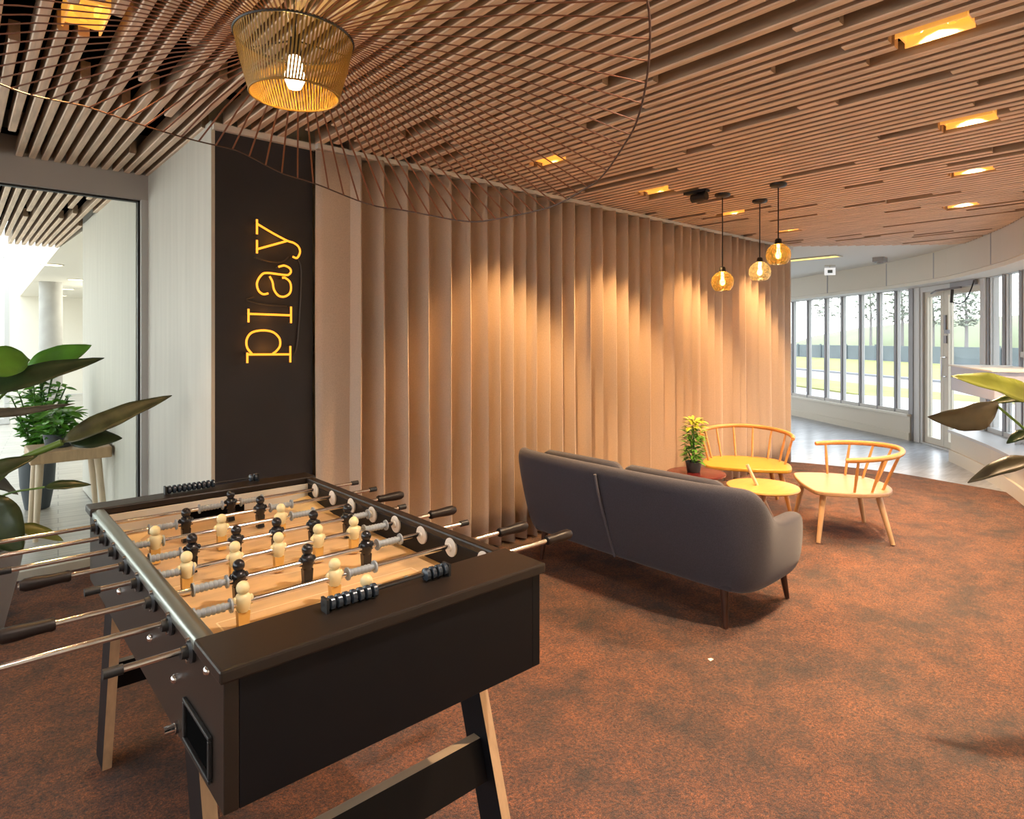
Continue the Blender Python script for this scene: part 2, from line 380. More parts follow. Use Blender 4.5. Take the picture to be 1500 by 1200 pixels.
for x in sorted(xs):
    if x < .99: spans = [(-1.3, 4.838)]
    elif x < 7.46: spans = [(max(band_y(x),-1.35)+.01, 3.41)]
    else:
        ye = 3.41-1.06*(x-7.46); yb = band_y(x)+.01
        spans = [(yb, ye)] if ye > yb else []
    gaps = []
    for lx, ly in LIGHTS:
        if abs(x-lx) < .075: gaps.append((ly-.125, ly+.125))
    for y0, y1 in spans:
        y = y0+r1.uniform(-2.2, 1.2)
        while y < y1:
            L = r1.choice([.22,.3,.45,.5,.7,1.0])*r1.uniform(.8,1.2)
            if r1.random() < (.55 if x < .99 else .46): gaps.append((y, y+L))
            y += L+r1.uniform(1.0, 3.2)
        cuts = sorted(gaps); cur = y0
        for a, b in cuts:
            if a > y1 or b < y0: continue
            if a > cur: slat(x, cur, min(a, y1))
            cur = max(cur, b)
        if cur < y1: slat(x, cur, y1)
    if x < .93:
        a = r1.uniform(5.1, 8.8); L = r1.uniform(.3, .9)
        slat(x, 4.965, a)
        slat(x, a+(L if r1.random() < .6 else .002), 9.35)
sl.build('slat', None, ce, mats=[M['slat'], M['slat_side_shade']], fmat=lambda p: 0 if p.normal.z < -.5 else 1)
bt = MB()
for y in (.4,1.8,3.2,4.6,6.0,7.6): bt.box((-4,y,H+.0755),(7.4 if y < 3.5 else .95,y+.045,H+.10))
bt.build('batten', M['void'], ce)
# white ceiling past the slats on the window side; soffit past the glass partition
wc = MB(); pts = [(7.40,3.50),(7.40,3.43)]+[(7.46+i*.1, 3.42-1.06*i*.1) for i in range(13)]
bb = [(p.x,p.y) for p in band if p.x > 8.62]
wc.prism([(7.42,9),(7.42,3.42)]+[(7.46+i*.1, 3.42-1.06*i*.1) for i in range(12)]+bb+[(16,12),(12,12)], 2.60, 2.66)
struct(wc.build('ceiling', M['white']))
sf = MB(); sf.prism([(.95,9.4),(1.0,7.3),(7.5,7.3),(7.5,20.5),(1.25,20.5)], 2.59, 3.2); struct(sf.build('ceiling', M['white']))

# curved window wall
hb = MB(); facade_strip(hb, .2, SMAX, BND, -.12, 2.26, 3.0); tr = struct(hb.build('trim_header', M['white2']))
lg = MB(); facade_strip(lg, .2, SMAX, BND-.03, -.05, 2.215, 2.262); lg.build('ledge', M['white'], tr)
jn = MB()
for s in (6.3,7.6,9.05,10.25,11.9):
    a, d, nn = gpt(s)
    for k in (0,):
        p0 = gp(s-.012, BND-.01, 2.26); p1 = gp(s+.012, BND-.01, 2.26); p2 = gp(s+.012, BND+.004, 2.26); p3 = gp(s-.012, BND+.004, 2.26)
        jn.hexa([p0,p1,p2,p3],[Vector((p.x,p.y,2.59)) for p in (p0,p1,p2,p3)])
jn.build('joint', M['plain_grey'], tr)
b1 = MB(); facade_strip(b1, .2, 9.12, .10, -.1, -.012, .34); ba = struct(b1.build('baseboard_left', M['white2']))
s1 = MB(); facade_strip(s1, .2, 9.12, .14, -.1, .34, .372); s1.build('sill', M['white'], ba)
k1 = MB(); facade_strip(k1, .2, 9.12, .115, .10, -.012, .10); k1.build('skirting', M['white2'], ba)
b2 = MB(); facade_strip(b2, 10.78, SMAX, .42, -.1, -.012, .34); ba2 = struct(b2.build('baseboard_right', M['white2']))
s2 = MB(); facade_strip(s2, 10.76, SMAX, .45, -.1, .34, .372); s2.build('sill', M['frame_grey'], ba2)
k2 = MB(); facade_strip(k2, 10.78, SMAX, .445, .42, -.012, .13); k2.build('skirting', M['white2'], ba2)
def fbox(mb, s0, s1, o0, o1, z0, z1):
    mb.hexa([gp(s0,o0,z0),gp(s1,o0,z0),gp(s1,o1,z0),gp(s0,o1,z0)],[gp(s0,o0,z1),gp(s1,o0,z1),gp(s1,o1,z1),gp(s0,o1,z1)])
mull = [.3,1.4,2.4,3.3,4.1,4.75,5.35,5.92,6.43,6.98,7.45,7.92,8.34,8.72,9.05]
wi = 2
def window(sa, sb, z0=.372, z1=2.26, tran=None):
    global wi
    m = MB(); t = .026
    fbox(m, sa, sa+t, .025, -.03, z0, z1); fbox(m, sb-t, sb, .025, -.03, z0, z1)
    fbox(m, sa, sb, .05, -.05, z0, z0+.05); fbox(m, sa, sb, .05, -.05, z1-.05, z1)
    if tran:
        fbox(m, sa, sb, .05, -.05, tran, tran+.06)
    o = struct(m.build('window_%d' % wi, M['frame_grey'])); wi += 1
    p = MB(); fbox(p, sa+t, sb-t, .004, -.004, z0+.05, z1-.05); p.build('pane', M['pane'], o)
    e = MB(); fbox(e, sa-.012, sa+.012, .055, .025, z0, z1); e.build('mullion', M['frame_dark'], o)
    return o
for a, b in zip(mull, mull[1:]): window(a, b)
cpost = MB(); fbox(cpost, 9.05, 9.16, .08, -.10, -.012, 2.26); struct(cpost.build('trim_post', M['frame_dark']))
cp2 = MB(); fbox(cp2, 9.16, 9.30, .07, -.10, -.012, 2.26); struct(cp2.build('trim_post', M['frame_grey']))
rm = [10.80,11.20,11.62,12.5,13.4,14.4,15.4]
solid = MB(); facade_strip(solid, rm[-1], SMAX, .05, -.1, -.012, 3.0); struct(solid.build('wall_right', M['white2']))
for a, b in zip(rm, rm[1:]): window(a, b, tran=1.28 if a > 11.3 else None)
# glazed double door
door = MB(); fbox(door, 9.30, 9.36, .06, -.06, -.01, 2.26); fbox(door, 10.70, 10.80, .08, -.08, -.01, 2.26); fbox(door, 9.36, 10.70, .06, -.06, 2.14, 2.26)
fbox(door, 9.36, 10.70, .06, -.06, -.012, .012)
d1 = struct(door.build('door_1', M['frame_grey']))
def leafd(sa, sb, t):
    m = MB(); fbox(m, sa, sa+t, .035, -.035, .014, 2.14); fbox(m, sb-t, sb, .035, -.035, .014, 2.14)
    fbox(m, sa, sb, .035, -.035, .014, .10); fbox(m, sa, sb, .035, -.035, 2.07, 2.14)
    o = m.build('door_leaf', M['white2'], d1)
    p = MB(); fbox(p, sa+t, sb-t, .005, -.005, .10, 2.07); p.build('pane', M['pane'], o); return o
lf1 = leafd(9.365, 9.80, .07); lf2 = leafd(9.805, 10.695, .10)
hd = MB()
for s in (9.86,):
    a = gp(s,.10,.95); b = gp(s,.10,1.25); hd.tube([gp(s,.03,.97), gp(s,.10,.97), b-Vector((0,0,.02)), gp(s,.03,1.23)], .014, 8)
hd.build('handle', M['chrome'], lf2)
lk = MB(); fbox(lk, 9.82, 9.88, .05, .03, 1.42, 1.52); fbox(lk, 9.85, 9.93, .06, .03, 1.55, 1.60); fbox(lk, 9.82, 9.87, .05, .03, 1.60, 1.80); lk.build('lock_box', M['frame_dark'], lf2)
cl = MB(); fbox(cl, 10.05, 10.62, .10, .06, 2.15, 2.24); cl.tube([gp(10.3,.1,2.14), gp(9.95,.22,2.12), gp(9.6,.08,2.11)], .014, 6)
cl.build('door_closer', M['frame_dark'], d1)
cw = MB(); cw.tube(catmull([gp(10.6,.1,2.2), gp(10.66,.16,2.08), gp(10.5,.15,1.96), gp(10.3,.13,1.93), gp(10.16,.14,1.98), gp(10.18,.14,2.14)], 8), .008, 6); cw.tube([gp(10.18,.14,2.12), gp(10.16,.14,1.95)], .018, 6)
cw.build('cable', M['black_metal'], d1)
# lilac box ledge in front of the windows on the right
lb = MB(); fbox(lb, 11.42, 12.9, .62, .12, .90, 1.17); q = lb.build('window_counter', M['box_lilac'], loc=gp(12,.3,.9), bevel=.006)
tag(q, 'pale lilac grey box counter across the windows beside the glass door', 'counter')
lb2 = MB(); fbox(lb2, 11.40, 12.92, .64, .10, 1.17, 1.185); lb2.build('counter_top', M['white'], q, world=True)
for s in (11.8,12.6):
    lb3 = MB(); fbox(lb3, s, s+.04, .16, .12, .372, .90); lb3.build('bracket', M['frame_grey'], q, world=True)

# exit sign, detector, yellow light on the white ceiling
e = empty('exit_sign', (9.93,3.87,2.60), 'small white hanging exit sign under the white ceiling', 'sign')
m = MB(); m.box((-.075,-.008,-.15),(.075,.008,-.04), Matrix.Rotation(R_(-55),4,'Z')); m.build('sign_panel', M['exitw'], e)
m = MB(); m.box((-.035,-.012,-.12),(.035,-.009,-.07), Matrix.Rotation(R_(-55),4,'Z')); m.build('pictogram', M['exitg'], e)
m = MB(); m.cyl((0,0,-.05),(0,0,0),.006); m.box((-.075,-.015,-.012),(.075,.015,0), Matrix.Rotation(R_(-55),4,'Z')); m.build('bracket', M['white2'], e)
m = MB(); m.box((9.44,2.98,2.54),(9.60,3.12,2.60)); m.cyl((9.52,3.05,2.52),(9.52,3.05,2.54),.04)
tag(m.build('ceiling_detector', M['plain_grey'], loc=(9.52,3.05,2.6)), 'grey box detector on the white ceiling near the windows', 'detector')
e = empty('ceiling_light', (8.84,3.68,2.60), 'long yellow glowing slot light in the white ceiling', 'light')
m = MB(); m.box((-.09,-.34,-.012),(.09,.34,0)); m.build('diffuser', M['lamp_yellow'], e)
m = MB()
for a in ((-.11,-.36,-.09,.36),(.09,-.36,.11,.36),(-.09,-.36,.09,-.34),(-.09,.34,.09,.36)): m.box((a[0],a[1],-.016),(a[2],a[3],0))
m.build('frame', M['white2'], e)

# ------------------------------------------------------------------ room beyond the glass partition
struct(MB().box((-4.5,20.5,0),(7.6,20.7,5)).build('wall_far', M['white']))
struct(MB().cyl((1.40,15.1,0),(1.40,15.1,2.6),.19,n=28).build('column', M['concrete'], smooth=True))
wv = MB()
for i in range(14):
    x = -4.3+i*.38
    wv.box((x,13.95,0),(x+.07,14.09,5.2))
for z in (0,1.0,2.9,5.1): wv.box((-4.3,13.97,z),(.72,14.07,z+.09))
ww = struct(wv.build('window_%d' % wi, M['frame_grey'])); wi += 1
MB().box((-4.3,14.0,0),(.72,14.02,5.1)).build('pane', M['pane'], ww)
for i, (x, y) in enumerate([(1.08,11.5),(1.69,14.06),(1.84,16.8),(1.99,19.4)]):
    e = empty('round_ceiling_light', (x,y,2.59), ['nearest round light in the white soffit beyond the glass','second round soffit light beyond the glass, above the column','third round soffit light beyond the glass, past the column','last round soffit light beyond the glass, near the white end wall'][i], 'light', 'round soffit lights beyond the glass')
    MB().cyl((0,0,-.012),(0,0,0),.13,n=24).build('diffuser', M['lamp_white'], e)
    MB().lathe([(.135,0),(.15,0),(.15,-.014),(.135,-.014),(.135,0)], n=24, cap=False).build('trim_ring', M['white2'], e)

# ------------------------------------------------------------------ curtain
cu = empty('curtain', (4.5,3.40,0), 'full-height beige linen curtain hanging in deep ripple folds', 'curtain')
rc = random.Random(3)
xe = [1.535,1.70,1.79]
x = 1.79
folds = [1.775,1.933,2.097,2.265,2.433,2.586,2.747,2.866,2.989,3.123,3.213,3.356,3.498,3.646,3.808,3.968,4.135,4.291,4.463,4.602,4.809,4.982,5.139,5.278,5.422,5.57]
while folds[-1] < 7.4: folds.append(folds[-1]+rc.uniform(.135,.175))
pl = [(1.535,3.405),(1.58,3.388),(1.66,3.386),(1.74,3.384)]
for a, b in zip(folds, folds[1:]):
    w = b-a; A = min(.085, w*.54)*rc.uniform(.72,1.08)
    # crest at a (towards the room), valley soon after, then a long rise to the next crest
    for t, h in ((0,1),(.06,.93),(.12,.45),(.17,-.25),(.23,-.82),(.32,-1),(.45,-.85),(.6,-.42),(.75,.12),(.88,.66),(.96,.95)):
        pl.append((a+w*t, 3.405-A*h))
pl.append((folds[-1],3.36)); pl += [(7.50,3.37),(7.56,3.40),(7.575,3.44)]
cm = MB(); nz = 10; rows = []
for k in range(nz+1):
    z = .015+(2.552-.015)*k/nz
    sc = .86+.14*(1-k/nz)*1.3
    rows.append([(px+.006*math.sin(px*9+k*.5)*(1-k/nz), 3.405+(py-3.405)*(1.12-.2*k/nz), z) for px, py in pl])
n = len(pl)
cm.add([v for r in rows for v in r], [(k*n+i, k*n+i+1, (k+1)*n+i+1, (k+1)*n+i) for k in range(nz) for i in range(n-1)])
co = cm.build('cloth', M['curtain'], cu, world=True, smooth=True)
sd = co.modifiers.new('solid', 'SOLIDIFY'); sd.thickness = .003
MB().box((1.535,3.37,2.556),(7.56,3.43,2.584)).build('curtain_track', M['track'], cu, world=True)

# ------------------------------------------------------------------ neon sign reading "play"
ns = empty('neon_sign', (1.29,3.43,1.73), 'glowing amber neon sign spelling play, turned sideways on the charcoal panel', 'sign')
LET = {'y': [[(1.203,2.111),(1.203,2.032)],[(1.203,2.001),(1.203,1.93)],[(1.203,2.088),(1.29,2.046),(1.368,2.014),(1.401,2.007),(1.43,1.988),(1.439,1.958),(1.422,1.925),(1.397,1.929)],[(1.203,1.952),(1.368,2.014)]],
'a': [[(1.318,1.867),(1.351,1.876),(1.38,1.864),(1.387,1.844),(1.372,1.827),(1.343,1.825),(1.254,1.829),(1.223,1.812),(1.203,1.772),(1.211,1.732),(1.235,1.714),(1.262,1.719)],[(1.27,1.812),(1.285,1.784),(1.294,1.741),(1.318,1.71),(1.351,1.706),(1.38,1.725),(1.388,1.758),(1.38,1.79),(1.355,1.809),(1.339,1.808)]],
'l': [[(1.159,1.632),(1.159,1.561)],[(1.159,1.606),(1.388,1.604)],[(1.388,1.652),(1.388,1.561)]],
'p': [[(1.153,1.401),(1.153,1.346)],[(1.153,1.391),(1.384,1.388)],[(1.384,1.434),(1.384,1.344)],[(1.176,1.394),(1.152,1.428),(1.15,1.471),(1.176,1.507),(1.231,1.519),(1.286,1.511),(1.322,1.479),(1.327,1.439),(1.31,1.411),(1.286,1.392)]]}
sup = MB()
for L, st in LET.items():
    m = MB()
    for s in st:
        p = [(a,3.392,b) for a, b in s]
        m.tube(catmull(p, 6) if len(p) > 2 else p, .0058, 8)
        for q in (s[0], s[-1]): sup.cyl((q[0],3.394,q[1]),(q[0]+.004,3.431,q[1]),.0045,n=8)
    m.build('letter_'+{'y':'why','a':'ay','l':'ell','p':'pea'}[L], M['neon'], ns, world=True, smooth=True)
sup.build('tube_support', M['neon_dark'], ns, world=True, smooth=True)
m = MB()
m.tube(catmull([(1.388,3.428,1.38),(1.43,3.425,1.41),(1.45,3.425,1.6),(1.46,3.425,1.85),(1.44,3.425,1.93)],8),.004,6)
m.tube(catmull([(1.2,3.428,1.70),(1.16,3.42,1.68),(1.25,3.42,1.66),(1.38,3.428,1.655)],8),.004,6)
m.tube(catmull([(1.2,3.428,1.91),(1.28,3.42,1.895),(1.35,3.42,1.90),(1.39,3.428,1.93)],8),.004,6)
m.build('wire', M['neon_dark'], ns, world=True)

# ------------------------------------------------------------------ foosball table
TX0, TX1, TY0, TY1, TT, TB = .349, 1.116, 1.144, 2.585, .90, .64
ft = empty('foosball_table', (.7326,1.86,0), 'black foosball table with chrome rods standing in front of the neon sign', 'foosball table')
W = dict(parent=ft, world=True)
m = MB(); m.box((TX0,TY0,TB),(TX0+.026,TY1,.874)); m.build('side_panel', M['tbl_brown'], **W, bevel=.002)
m = MB(); m.box((TX1-.026,TY0,TB),(TX1,TY1,.874)); m.build('side_panel', M['tbl_black'], **W, bevel=.002)
m = MB(); m.box((TX0+.026,TY0,TB),(TX1-.026,TY0+.03,.874)); m.build('end_panel', M['tbl_black'], **W, bevel=.002)
m = MB(); m.box((TX0+.026,TY1-.03,TB),(TX1-.026,TY1,.874)); m.build('end_panel', M['tbl_black'], **W, bevel=.002)
m = MB(); m.box((TX0+.02,TY0+.02,TB-.004),(TX1-.02,TY1-.02,TB+.012)); m.build('bottom_board', M['tbl_black'], **W)
m = MB(); m.box((TX0-.010,TY0-.012,.874),(TX1+.010,1.292,TT)); m.build('end_cap', M['tbl_brown'], **W, bevel=.005)
m = MB(); m.box((TX0-.012,2.498,.874),(TX1+.012,TY1+.012,TT)); m.build('end_cap', M['tbl_brown'], **W, bevel=.005)
m = MB(); pr = [(TX0-.006,.872),(TX0-.006,.888),(TX0,.895),(TX0+.012,.898),(TX0+.028,.895),(TX0+.034,.887),(TX0+.034,.872)]
m.add([(a,1.293,z) for a, z in pr]+[(a,2.497,z) for a, z in pr], [tuple(range(7)), tuple(reversed(range(7,14)))]+[(i,(i+1) % 7,7+(i+1) % 7,7+i) for i in range(7)])
m.build('side_rail', M['alu'], **W, smooth=True)
m = MB(); m.box((TX1-.030,1.293,.874),(TX1+.004,2.497,.897)); m.build('side_rail', M['tbl_brown'], **W, bevel=.006)
FZ = .797
m = MB(); m.box((TX0+.026,1.29,FZ-.012),(TX1-.026,2.50,FZ)); m.build('playfield', M['pitch'], **W)
for sx in (0,1):
    for sy in (0,1):
        m = MB(); X0 = TX0+.027 if sx == 0 else TX1-.027; Y0 = 1.30 if sy == 0 else 2.494; dx = .15 if sx == 0 else -.15; dy = .24 if sy == 0 else -.24
        m.add([(X0,Y0,FZ+.03),(X0+dx,Y0,FZ+.001),(X0,Y0+dy,FZ+.001)], [(0,1,2)]); m.build('corner_wedge', M['pitch_edge'], **W)
cx, cy = .7326, 1.8735
ln = MB()
def arc(c, r, a0, a1, w=.004, n=40):
    P = [(c[0]+r*math.cos(R_(a0+(a1-a0)*i/n)), c[1]+r*math.sin(R_(a0+(a1-a0)*i/n))) for i in range(n+1)]
    Q = [(c[0]+(r+w)*math.cos(R_(a0+(a1-a0)*i/n)), c[1]+(r+w)*math.sin(R_(a0+(a1-a0)*i/n))) for i in range(n+1)]
    ln.add([(x,y,FZ+.0012) for x, y in P+Q], [(i,i+1,n+2+i,n+1+i) for i in range(n)])
def strip(a, b, w=.004):
    d = (Vector(b)-Vector(a)).normalized(); q = Vector((-d.y,d.x))*w/2
    ln.add([(a[0]+q.x,a[1]+q.y,FZ+.0012),(a[0]-q.x,a[1]-q.y,FZ+.0012),(b[0]-q.x,b[1]-q.y,FZ+.0012),(b[0]+q.x,b[1]+q.y,FZ+.0012)], [(0,1,2,3)])
arc((cx,cy), .105, 0, 360); strip((TX0+.03,cy),(TX1-.03,cy))
arc((cx,1.30), .22, 8, 172); arc((cx,2.49), .22, 188, 352)
for y0, s in ((1.30,1),(2.49,-1)):
    strip((cx-.27,y0),(cx-.27,y0+s*.27)); strip((cx+.27,y0),(cx+.27,y0+s*.27)); strip((cx-.27,y0+s*.27),(cx+.27,y0+s*.27))
ln.build('field_line', M['line'], **W)
m = MB(); yg = 2.496
m.box((TX0+.026,yg-.006,FZ),(.637,yg,.874)); m.box((.836,yg-.006,FZ),(TX1-.026,yg,.874)); m.box((.637,yg-.006,.852),(.836,yg,.874))
m.build('goal_wall', M['white'], **W)
m = MB(); m.box((.63,yg-.002,FZ),(.84,yg+.004,.86)); m.build('goal', M['void'], **W)
m = MB(); m.box((TX0+.026,1.292,FZ),(TX1-.026,1.298,.874)); m.build('goal_wall', M['white'], **W)
# bearings, rods and players
RZ = .864
def player(mname, mats):
    m = MB()
    m.sphere((0,0,.0335), .0150, (1,1,1.05), 12, 8)
    m.lathe([(.005,.022),(.014,.019),(.0180,.011),(.0185,0),(.0155,-.012),(.013,-.020)], n=10)
    m.sphere((-.0185,0,.003), .0065, (1,1,2.0), 8, 6); m.sphere((.0185,0,.003), .0065, (1,1,2.0), 8, 6)
    nb = len(m.f)
    m.hexa([(-.012,-.009,-.048),(.012,-.009,-.048),(.012,.009,-.048),(-.012,.009,-.048)], [(-.0135,-.010,-.018),(.0135,-.010,-.018),(.0135,.010,-.018),(-.0135,.010,-.018)])
    m.hexa([(-.012,-.012,-.062),(.012,-.012,-.062),(.012,.012,-.062),(-.012,.012,-.062)], [(-.011,-.009,-.047),(.011,-.009,-.047),(.011,.009,-.047),(-.011,.009,-.047)])
    return m, nb
def bumper():
    m = MB(); L = .082
    prof = [(.0165,0),(.0165,.004),(.008,.005)]
    for i in range(6):
        h = .010+i*.0105; prof += [(.0105,h),(.0105,h+.004),(.0078,h+.005)]
    prof += [(.008,L-.005),(.0165,L-.004),(.0165,L)]
    m.lathe(prof, (-L/2,0,0), 'X', 14); return m
rods = [
 dict(h=-1, team='b', xs=[.760], ends=(-.22,1.27), hl=(-.055,.097)),
 dict(h=-1, team='b', xs=[.570,.812], ends=(-.40,1.27), hl=(-.40,-.27)),
 dict(h=1, team='c', xs=[.447,.635,.826], ends=(.085,1.30), hl=(1.195,1.305)),
 dict(h=-1, team='b', xs=[.508,.630,.752,.872,.993], ends=(.115,1.215), hl=(.118,.222)),
 dict(h=1, team='c', xs=[.455,.577,.698,.818,.936], ends=(.237,1.33), hl=(1.222,1.330)),
 dict(h=-1, team='b', xs=[.537,.717,.895], ends=(.055,1.262), hl=(.062,.160)),
 dict(h=1, team='c', xs=[.496,.722], ends=(-.12,1.388), hl=(1.272,1.390)),
 dict(h=1, team='c', xs=[.728], ends=(.205,1.43), hl=(1.33,1.434)),
]
bmesh_ = bumper()
for i, r in enumerate(rods):
    y = 1.852+.0215+(3.5-i)*.154
    a, b = r['ends']
    ro = MB().cyl((a,y,RZ),(b,y,RZ),.0068,n=12).build('rod', M['chrome'], **W, smooth=True)
    P = dict(parent=ro, world=True, smooth=True)
    h0, h1 = r['hl']; L = abs(h1-h0)
    pr = [(.0125,0),(.0150,.006),(.0135,.014),(.0140,L*.35),(.0165,L*.7),(.0160,L*.9),(.0110,L)]
    m = MB()
    if r['h'] > 0: m.lathe(pr, (h0,y,RZ), 'X', 14)
    else: m.lathe([(q,-h) for q, h in pr], (h1,y,RZ), 'X', 14)
    m.build('handle', M['grip'], **P)
    m = MB()
    if r['h'] > 0: m.lathe([(.0105,-.026),(.0105,.0),(.008,.004)][::-1], (a+.022,y,RZ), 'X', 12); m = MB().cyl((a-.006,y,RZ),(a+.026,y,RZ),.0095,n=12)
    else: m = MB().cyl((b-.024,y,RZ),(b+.006,y,RZ),.0095,n=12)
    m.build('end_stop', M['rubber'], **P)
    mm, nb = player(None, None)
    for x in r['xs']:
        q = MB(); q.add([(vx+x,vy+y,vz+RZ) for vx, vy, vz in mm.v], mm.f)
        nfeet = nb
        if r['team'] == 'b': po = q.build('player', M['pl_black'], **P)
        else:
            po = q.build('player', M['pl_cream'], mats=[M['pl_cream'], M['pl_foot']], **P)
            for p in po.data.polygons:
                if p.center.z+RZ*0 < -.016+RZ-(0): pass
            zc = [sum((po.data.vertices[k].co.z for k in p.vertices))/len(p.vertices) for p in po.data.polygons]
            zmin = min(v.co.z for v in po.data.vertices)
            for p, z in zip(po.data.polygons, zc): p.material_index = 1 if z < zmin+.044 else 0
    for xb in (max(r['xs'][0]-.068, .43), min(r['xs'][-1]+.075, 1.03)):
        q = MB(); q.add([(vx+xb,vy+y,vz+RZ) for vx, vy, vz in bmesh_.v], bmesh_.f); q.build('bumper', M['bump_grey'], **P)
    m = MB(); m.lathe([(.024,0),(.024,-.006),(.014,-.010),(.012,-.022)][::1], (TX0,y,RZ-.004), 'X', 20); m.build('bearing', M['rubber'], **W, smooth=True)
    for dz in (.018,-.022):
        m = MB(); m.cyl((TX0-.006,y,RZ+dz),(TX0-.012,y,RZ+dz),.0045,n=8); m.build('bearing_screw', M['chrome'], **W, smooth=True)
    m = MB(); m.lathe([(.0275,0),(.0275,-.005),(.020,-.008),(.012,-.008),(.010,-.012)], (TX1-.026,y,RZ-.004), 'X', 22); m.build('bearing', M['bearing_w'], **W, smooth=True)
    m = MB(); m.lathe([(.024,0),(.024,.006),(.012,.010)], (TX1,y,RZ-.004), 'X', 20); m.build('bearing', M['rubber'], **W, smooth=True)
# legs, crossbars, ball return, bolts
def leg(x0, x1, yt, yb, w):
    m = MB()
    m.hexa([(x0,yb,0),(x1,yb,0),(x1,yb+w,0),(x0,yb+w,0)], [(x0,yt,TB),(x1,yt,TB),(x1,yt+w,TB),(x0,yt+w,TB)])
    def fm(p):
        return 1 if abs(p.normal.y) > .8 else 0
    return m.build('leg', None, mats=[M['tbl_black'], M['wood_edge']], fmat=fm, **W)
leg(1.070,1.098,1.376,1.172,.105); leg(.368,.396,1.376,1.172,.105)
leg(1.070,1.098,2.32,2.50,.118); leg(.374,.402,2.32,2.515,.118)
def xbar(y0, sl, name='crossbar'):
    m = MB(); z0, z1 = .285, .385
    m.hexa([(.40,y0,z0),(1.068,y0,z0),(1.068,y0+.028,z0),(.40,y0+.028,z0)], [(.40,y0+sl,z1),(1.068,y0+sl,z1),(1.068,y0+sl+.028,z1),(.40,y0+sl+.028,z1)])
    return m.build(name, None, mats=[M['tbl_black'], M['pale_leg']], fmat=lambda p: 1 if p.normal.z > .8 else 0, **W)
xbar(1.295,.032); xbar(2.475,-.03)
m = MB(); y0, y1, z0, z1, t = 1.215, 1.372, .672, .742, .008
for a in ((y0-t,z0-t,y1+t,z0),(y0-t,z1,y1+t,z1+t),(y0-t,z0,y0,z1),(y1,z0,y1+t,z1)): m.box((TX0-.008,a[0],a[1]),(TX0,a[2],a[3]))
ob = m.build('ball_return', M['rubber'], **W, bevel=.002)
MB().box((TX0-.001,y0,z0),(TX0+.001,y1,z1)).build('opening_shade', M['void'], ob, world=True)  # thin black sheet, darkness of the hole put into its colour
for y, z in ((1.461,.752),(1.231,.861),(1.68,.76),(2.05,.76)):
    m = MB(); m.lathe([(.0095,0),(.0095,-.004),(.005,-.009)], (TX0,y,z), 'X', 10); m.build('bolt', M['chrome'], **W, smooth=True)
m = MB(); m.cyl((TX0,1.428,.667),(TX0-.030,1.428,.667),.0085,n=10); m.cyl((TX0,1.428,.667),(TX0-.010,1.428,.667),.012,n=6); m.build('levelling_bolt', M['chrome'], **W, smooth=True)
# abacus score counters
def counter(xa, xb, y, nb, parts):
    m = MB(); m.box((xa,y-.014,TT),(xa+.006,y+.014,TT+.029)); m.box((xb-.006,y-.014,TT),(xb,y+.014,TT+.029)); m.cyl((xa,y,TT+.0155),(xb,y,TT+.0155),.003,n=8)
    o = m.build('score_counter', M['rubber'], **W)
    x = xa+.016
    for k in range(nb):
        if k == parts: x = xb-.012-(nb-1-k)*.0165
        q = MB(); q.lathe([(.010,-.0075),(.0150,-.004),(.0150,.004),(.010,.0075)], (x,y,TT+.0155), 'X', 12); q.build('bead', M['bead'], o, world=True, smooth=True)
        x += .0168
counter(.575,.892,1.235,11,7); counter(.575,.915,2.565,12,10)

# ------------------------------------------------------------------ sofa
so = empty('sofa', (3.1,2.32,0), 'charcoal grey two-seat sofa seen from behind with dark walnut legs', 'sofa')
SW = dict(parent=so, world=True)
ctrl = [(3.56,1.545,0.5,0.03,0),(3.47,1.52,0.53,0.035,0),(3.3,1.51,0.535,0.04,0),(3.17,1.508,0.54,0.045,0),(3.08,1.508,0.575,0.055,0),(3.01,1.515,0.66,0.08,0),(2.955,1.535,0.735,0.1,0),(2.915,1.575,0.75,0.115,0),(2.893,1.65,0.752,0.125,0),(2.885,1.8,0.752,0.14,0),(2.88,2.06,0.752,0.147,0),(2.88,2.32,0.752,0.148,0),(2.88,2.58,0.752,0.147,0),(2.885,2.84,0.752,0.14,0),(2.893,2.99,0.752,0.125,0),(2.915,3.065,0.75,0.115,0),(2.955,3.105,0.735,0.1,0),(3.01,3.125,0.66,0.08,0),(3.08,3.132,0.575,0.055,0),(3.17,3.132,0.54,0.045,0),(3.3,3.13,0.535,0.04,0),(3.47,3.12,0.53,0.035,0),(3.56,3.095,0.5,0.03,0)]
npt = len(ctrl); V = []
for i, (x, y, h, ln_, _) in enumerate(ctrl):
    a = Vector(ctrl[max(i-1,0)][:2]); b = Vector(ctrl[min(i+1,npt-1)][:2]); d = (b-a).normalized(); nn = Vector((-d.y, d.x))
    # travelling -x, then +y, then +x: outward is to the left of travel
    if nn.dot(Vector((x,y))-Vector((3.3,2.32))) < 0: nn = -nn
    zb = .185 if 0 < i < npt-1 else .215
    hh = h-zb
    sec = [(-.05,zb),(-.008,zb+.01),(.012+ln_*.18,zb+hh*.22),(ln_*.55+.012,zb+hh*.55),(ln_*.92,zb+hh*.86),(ln_*.98-.012,zb+hh*.965),(ln_-.055,zb+hh*1.0),(ln_-.10,zb+hh*.96),(ln_-.118,zb+hh*.86),(ln_*.4-.125,zb+hh*.5),(-.13,zb+.10),(-.12,zb)]
    if i in (0, npt-1): sec = [(o*.8-.012, z*.96+.01) for o, z in sec]
    V.append([(x+nn.x*o, y+nn.y*o, z) for o, z in sec])
k = len(V[0]); m = MB()
m.add([v for r in V for v in r], [(i*k+j, i*k+(j+1) % k, (i+1)*k+(j+1) % k, (i+1)*k+j) for i in range(npt-1) for j in range(k)]+[tuple(range(k)), tuple(reversed(range((npt-1)*k, npt*k)))])
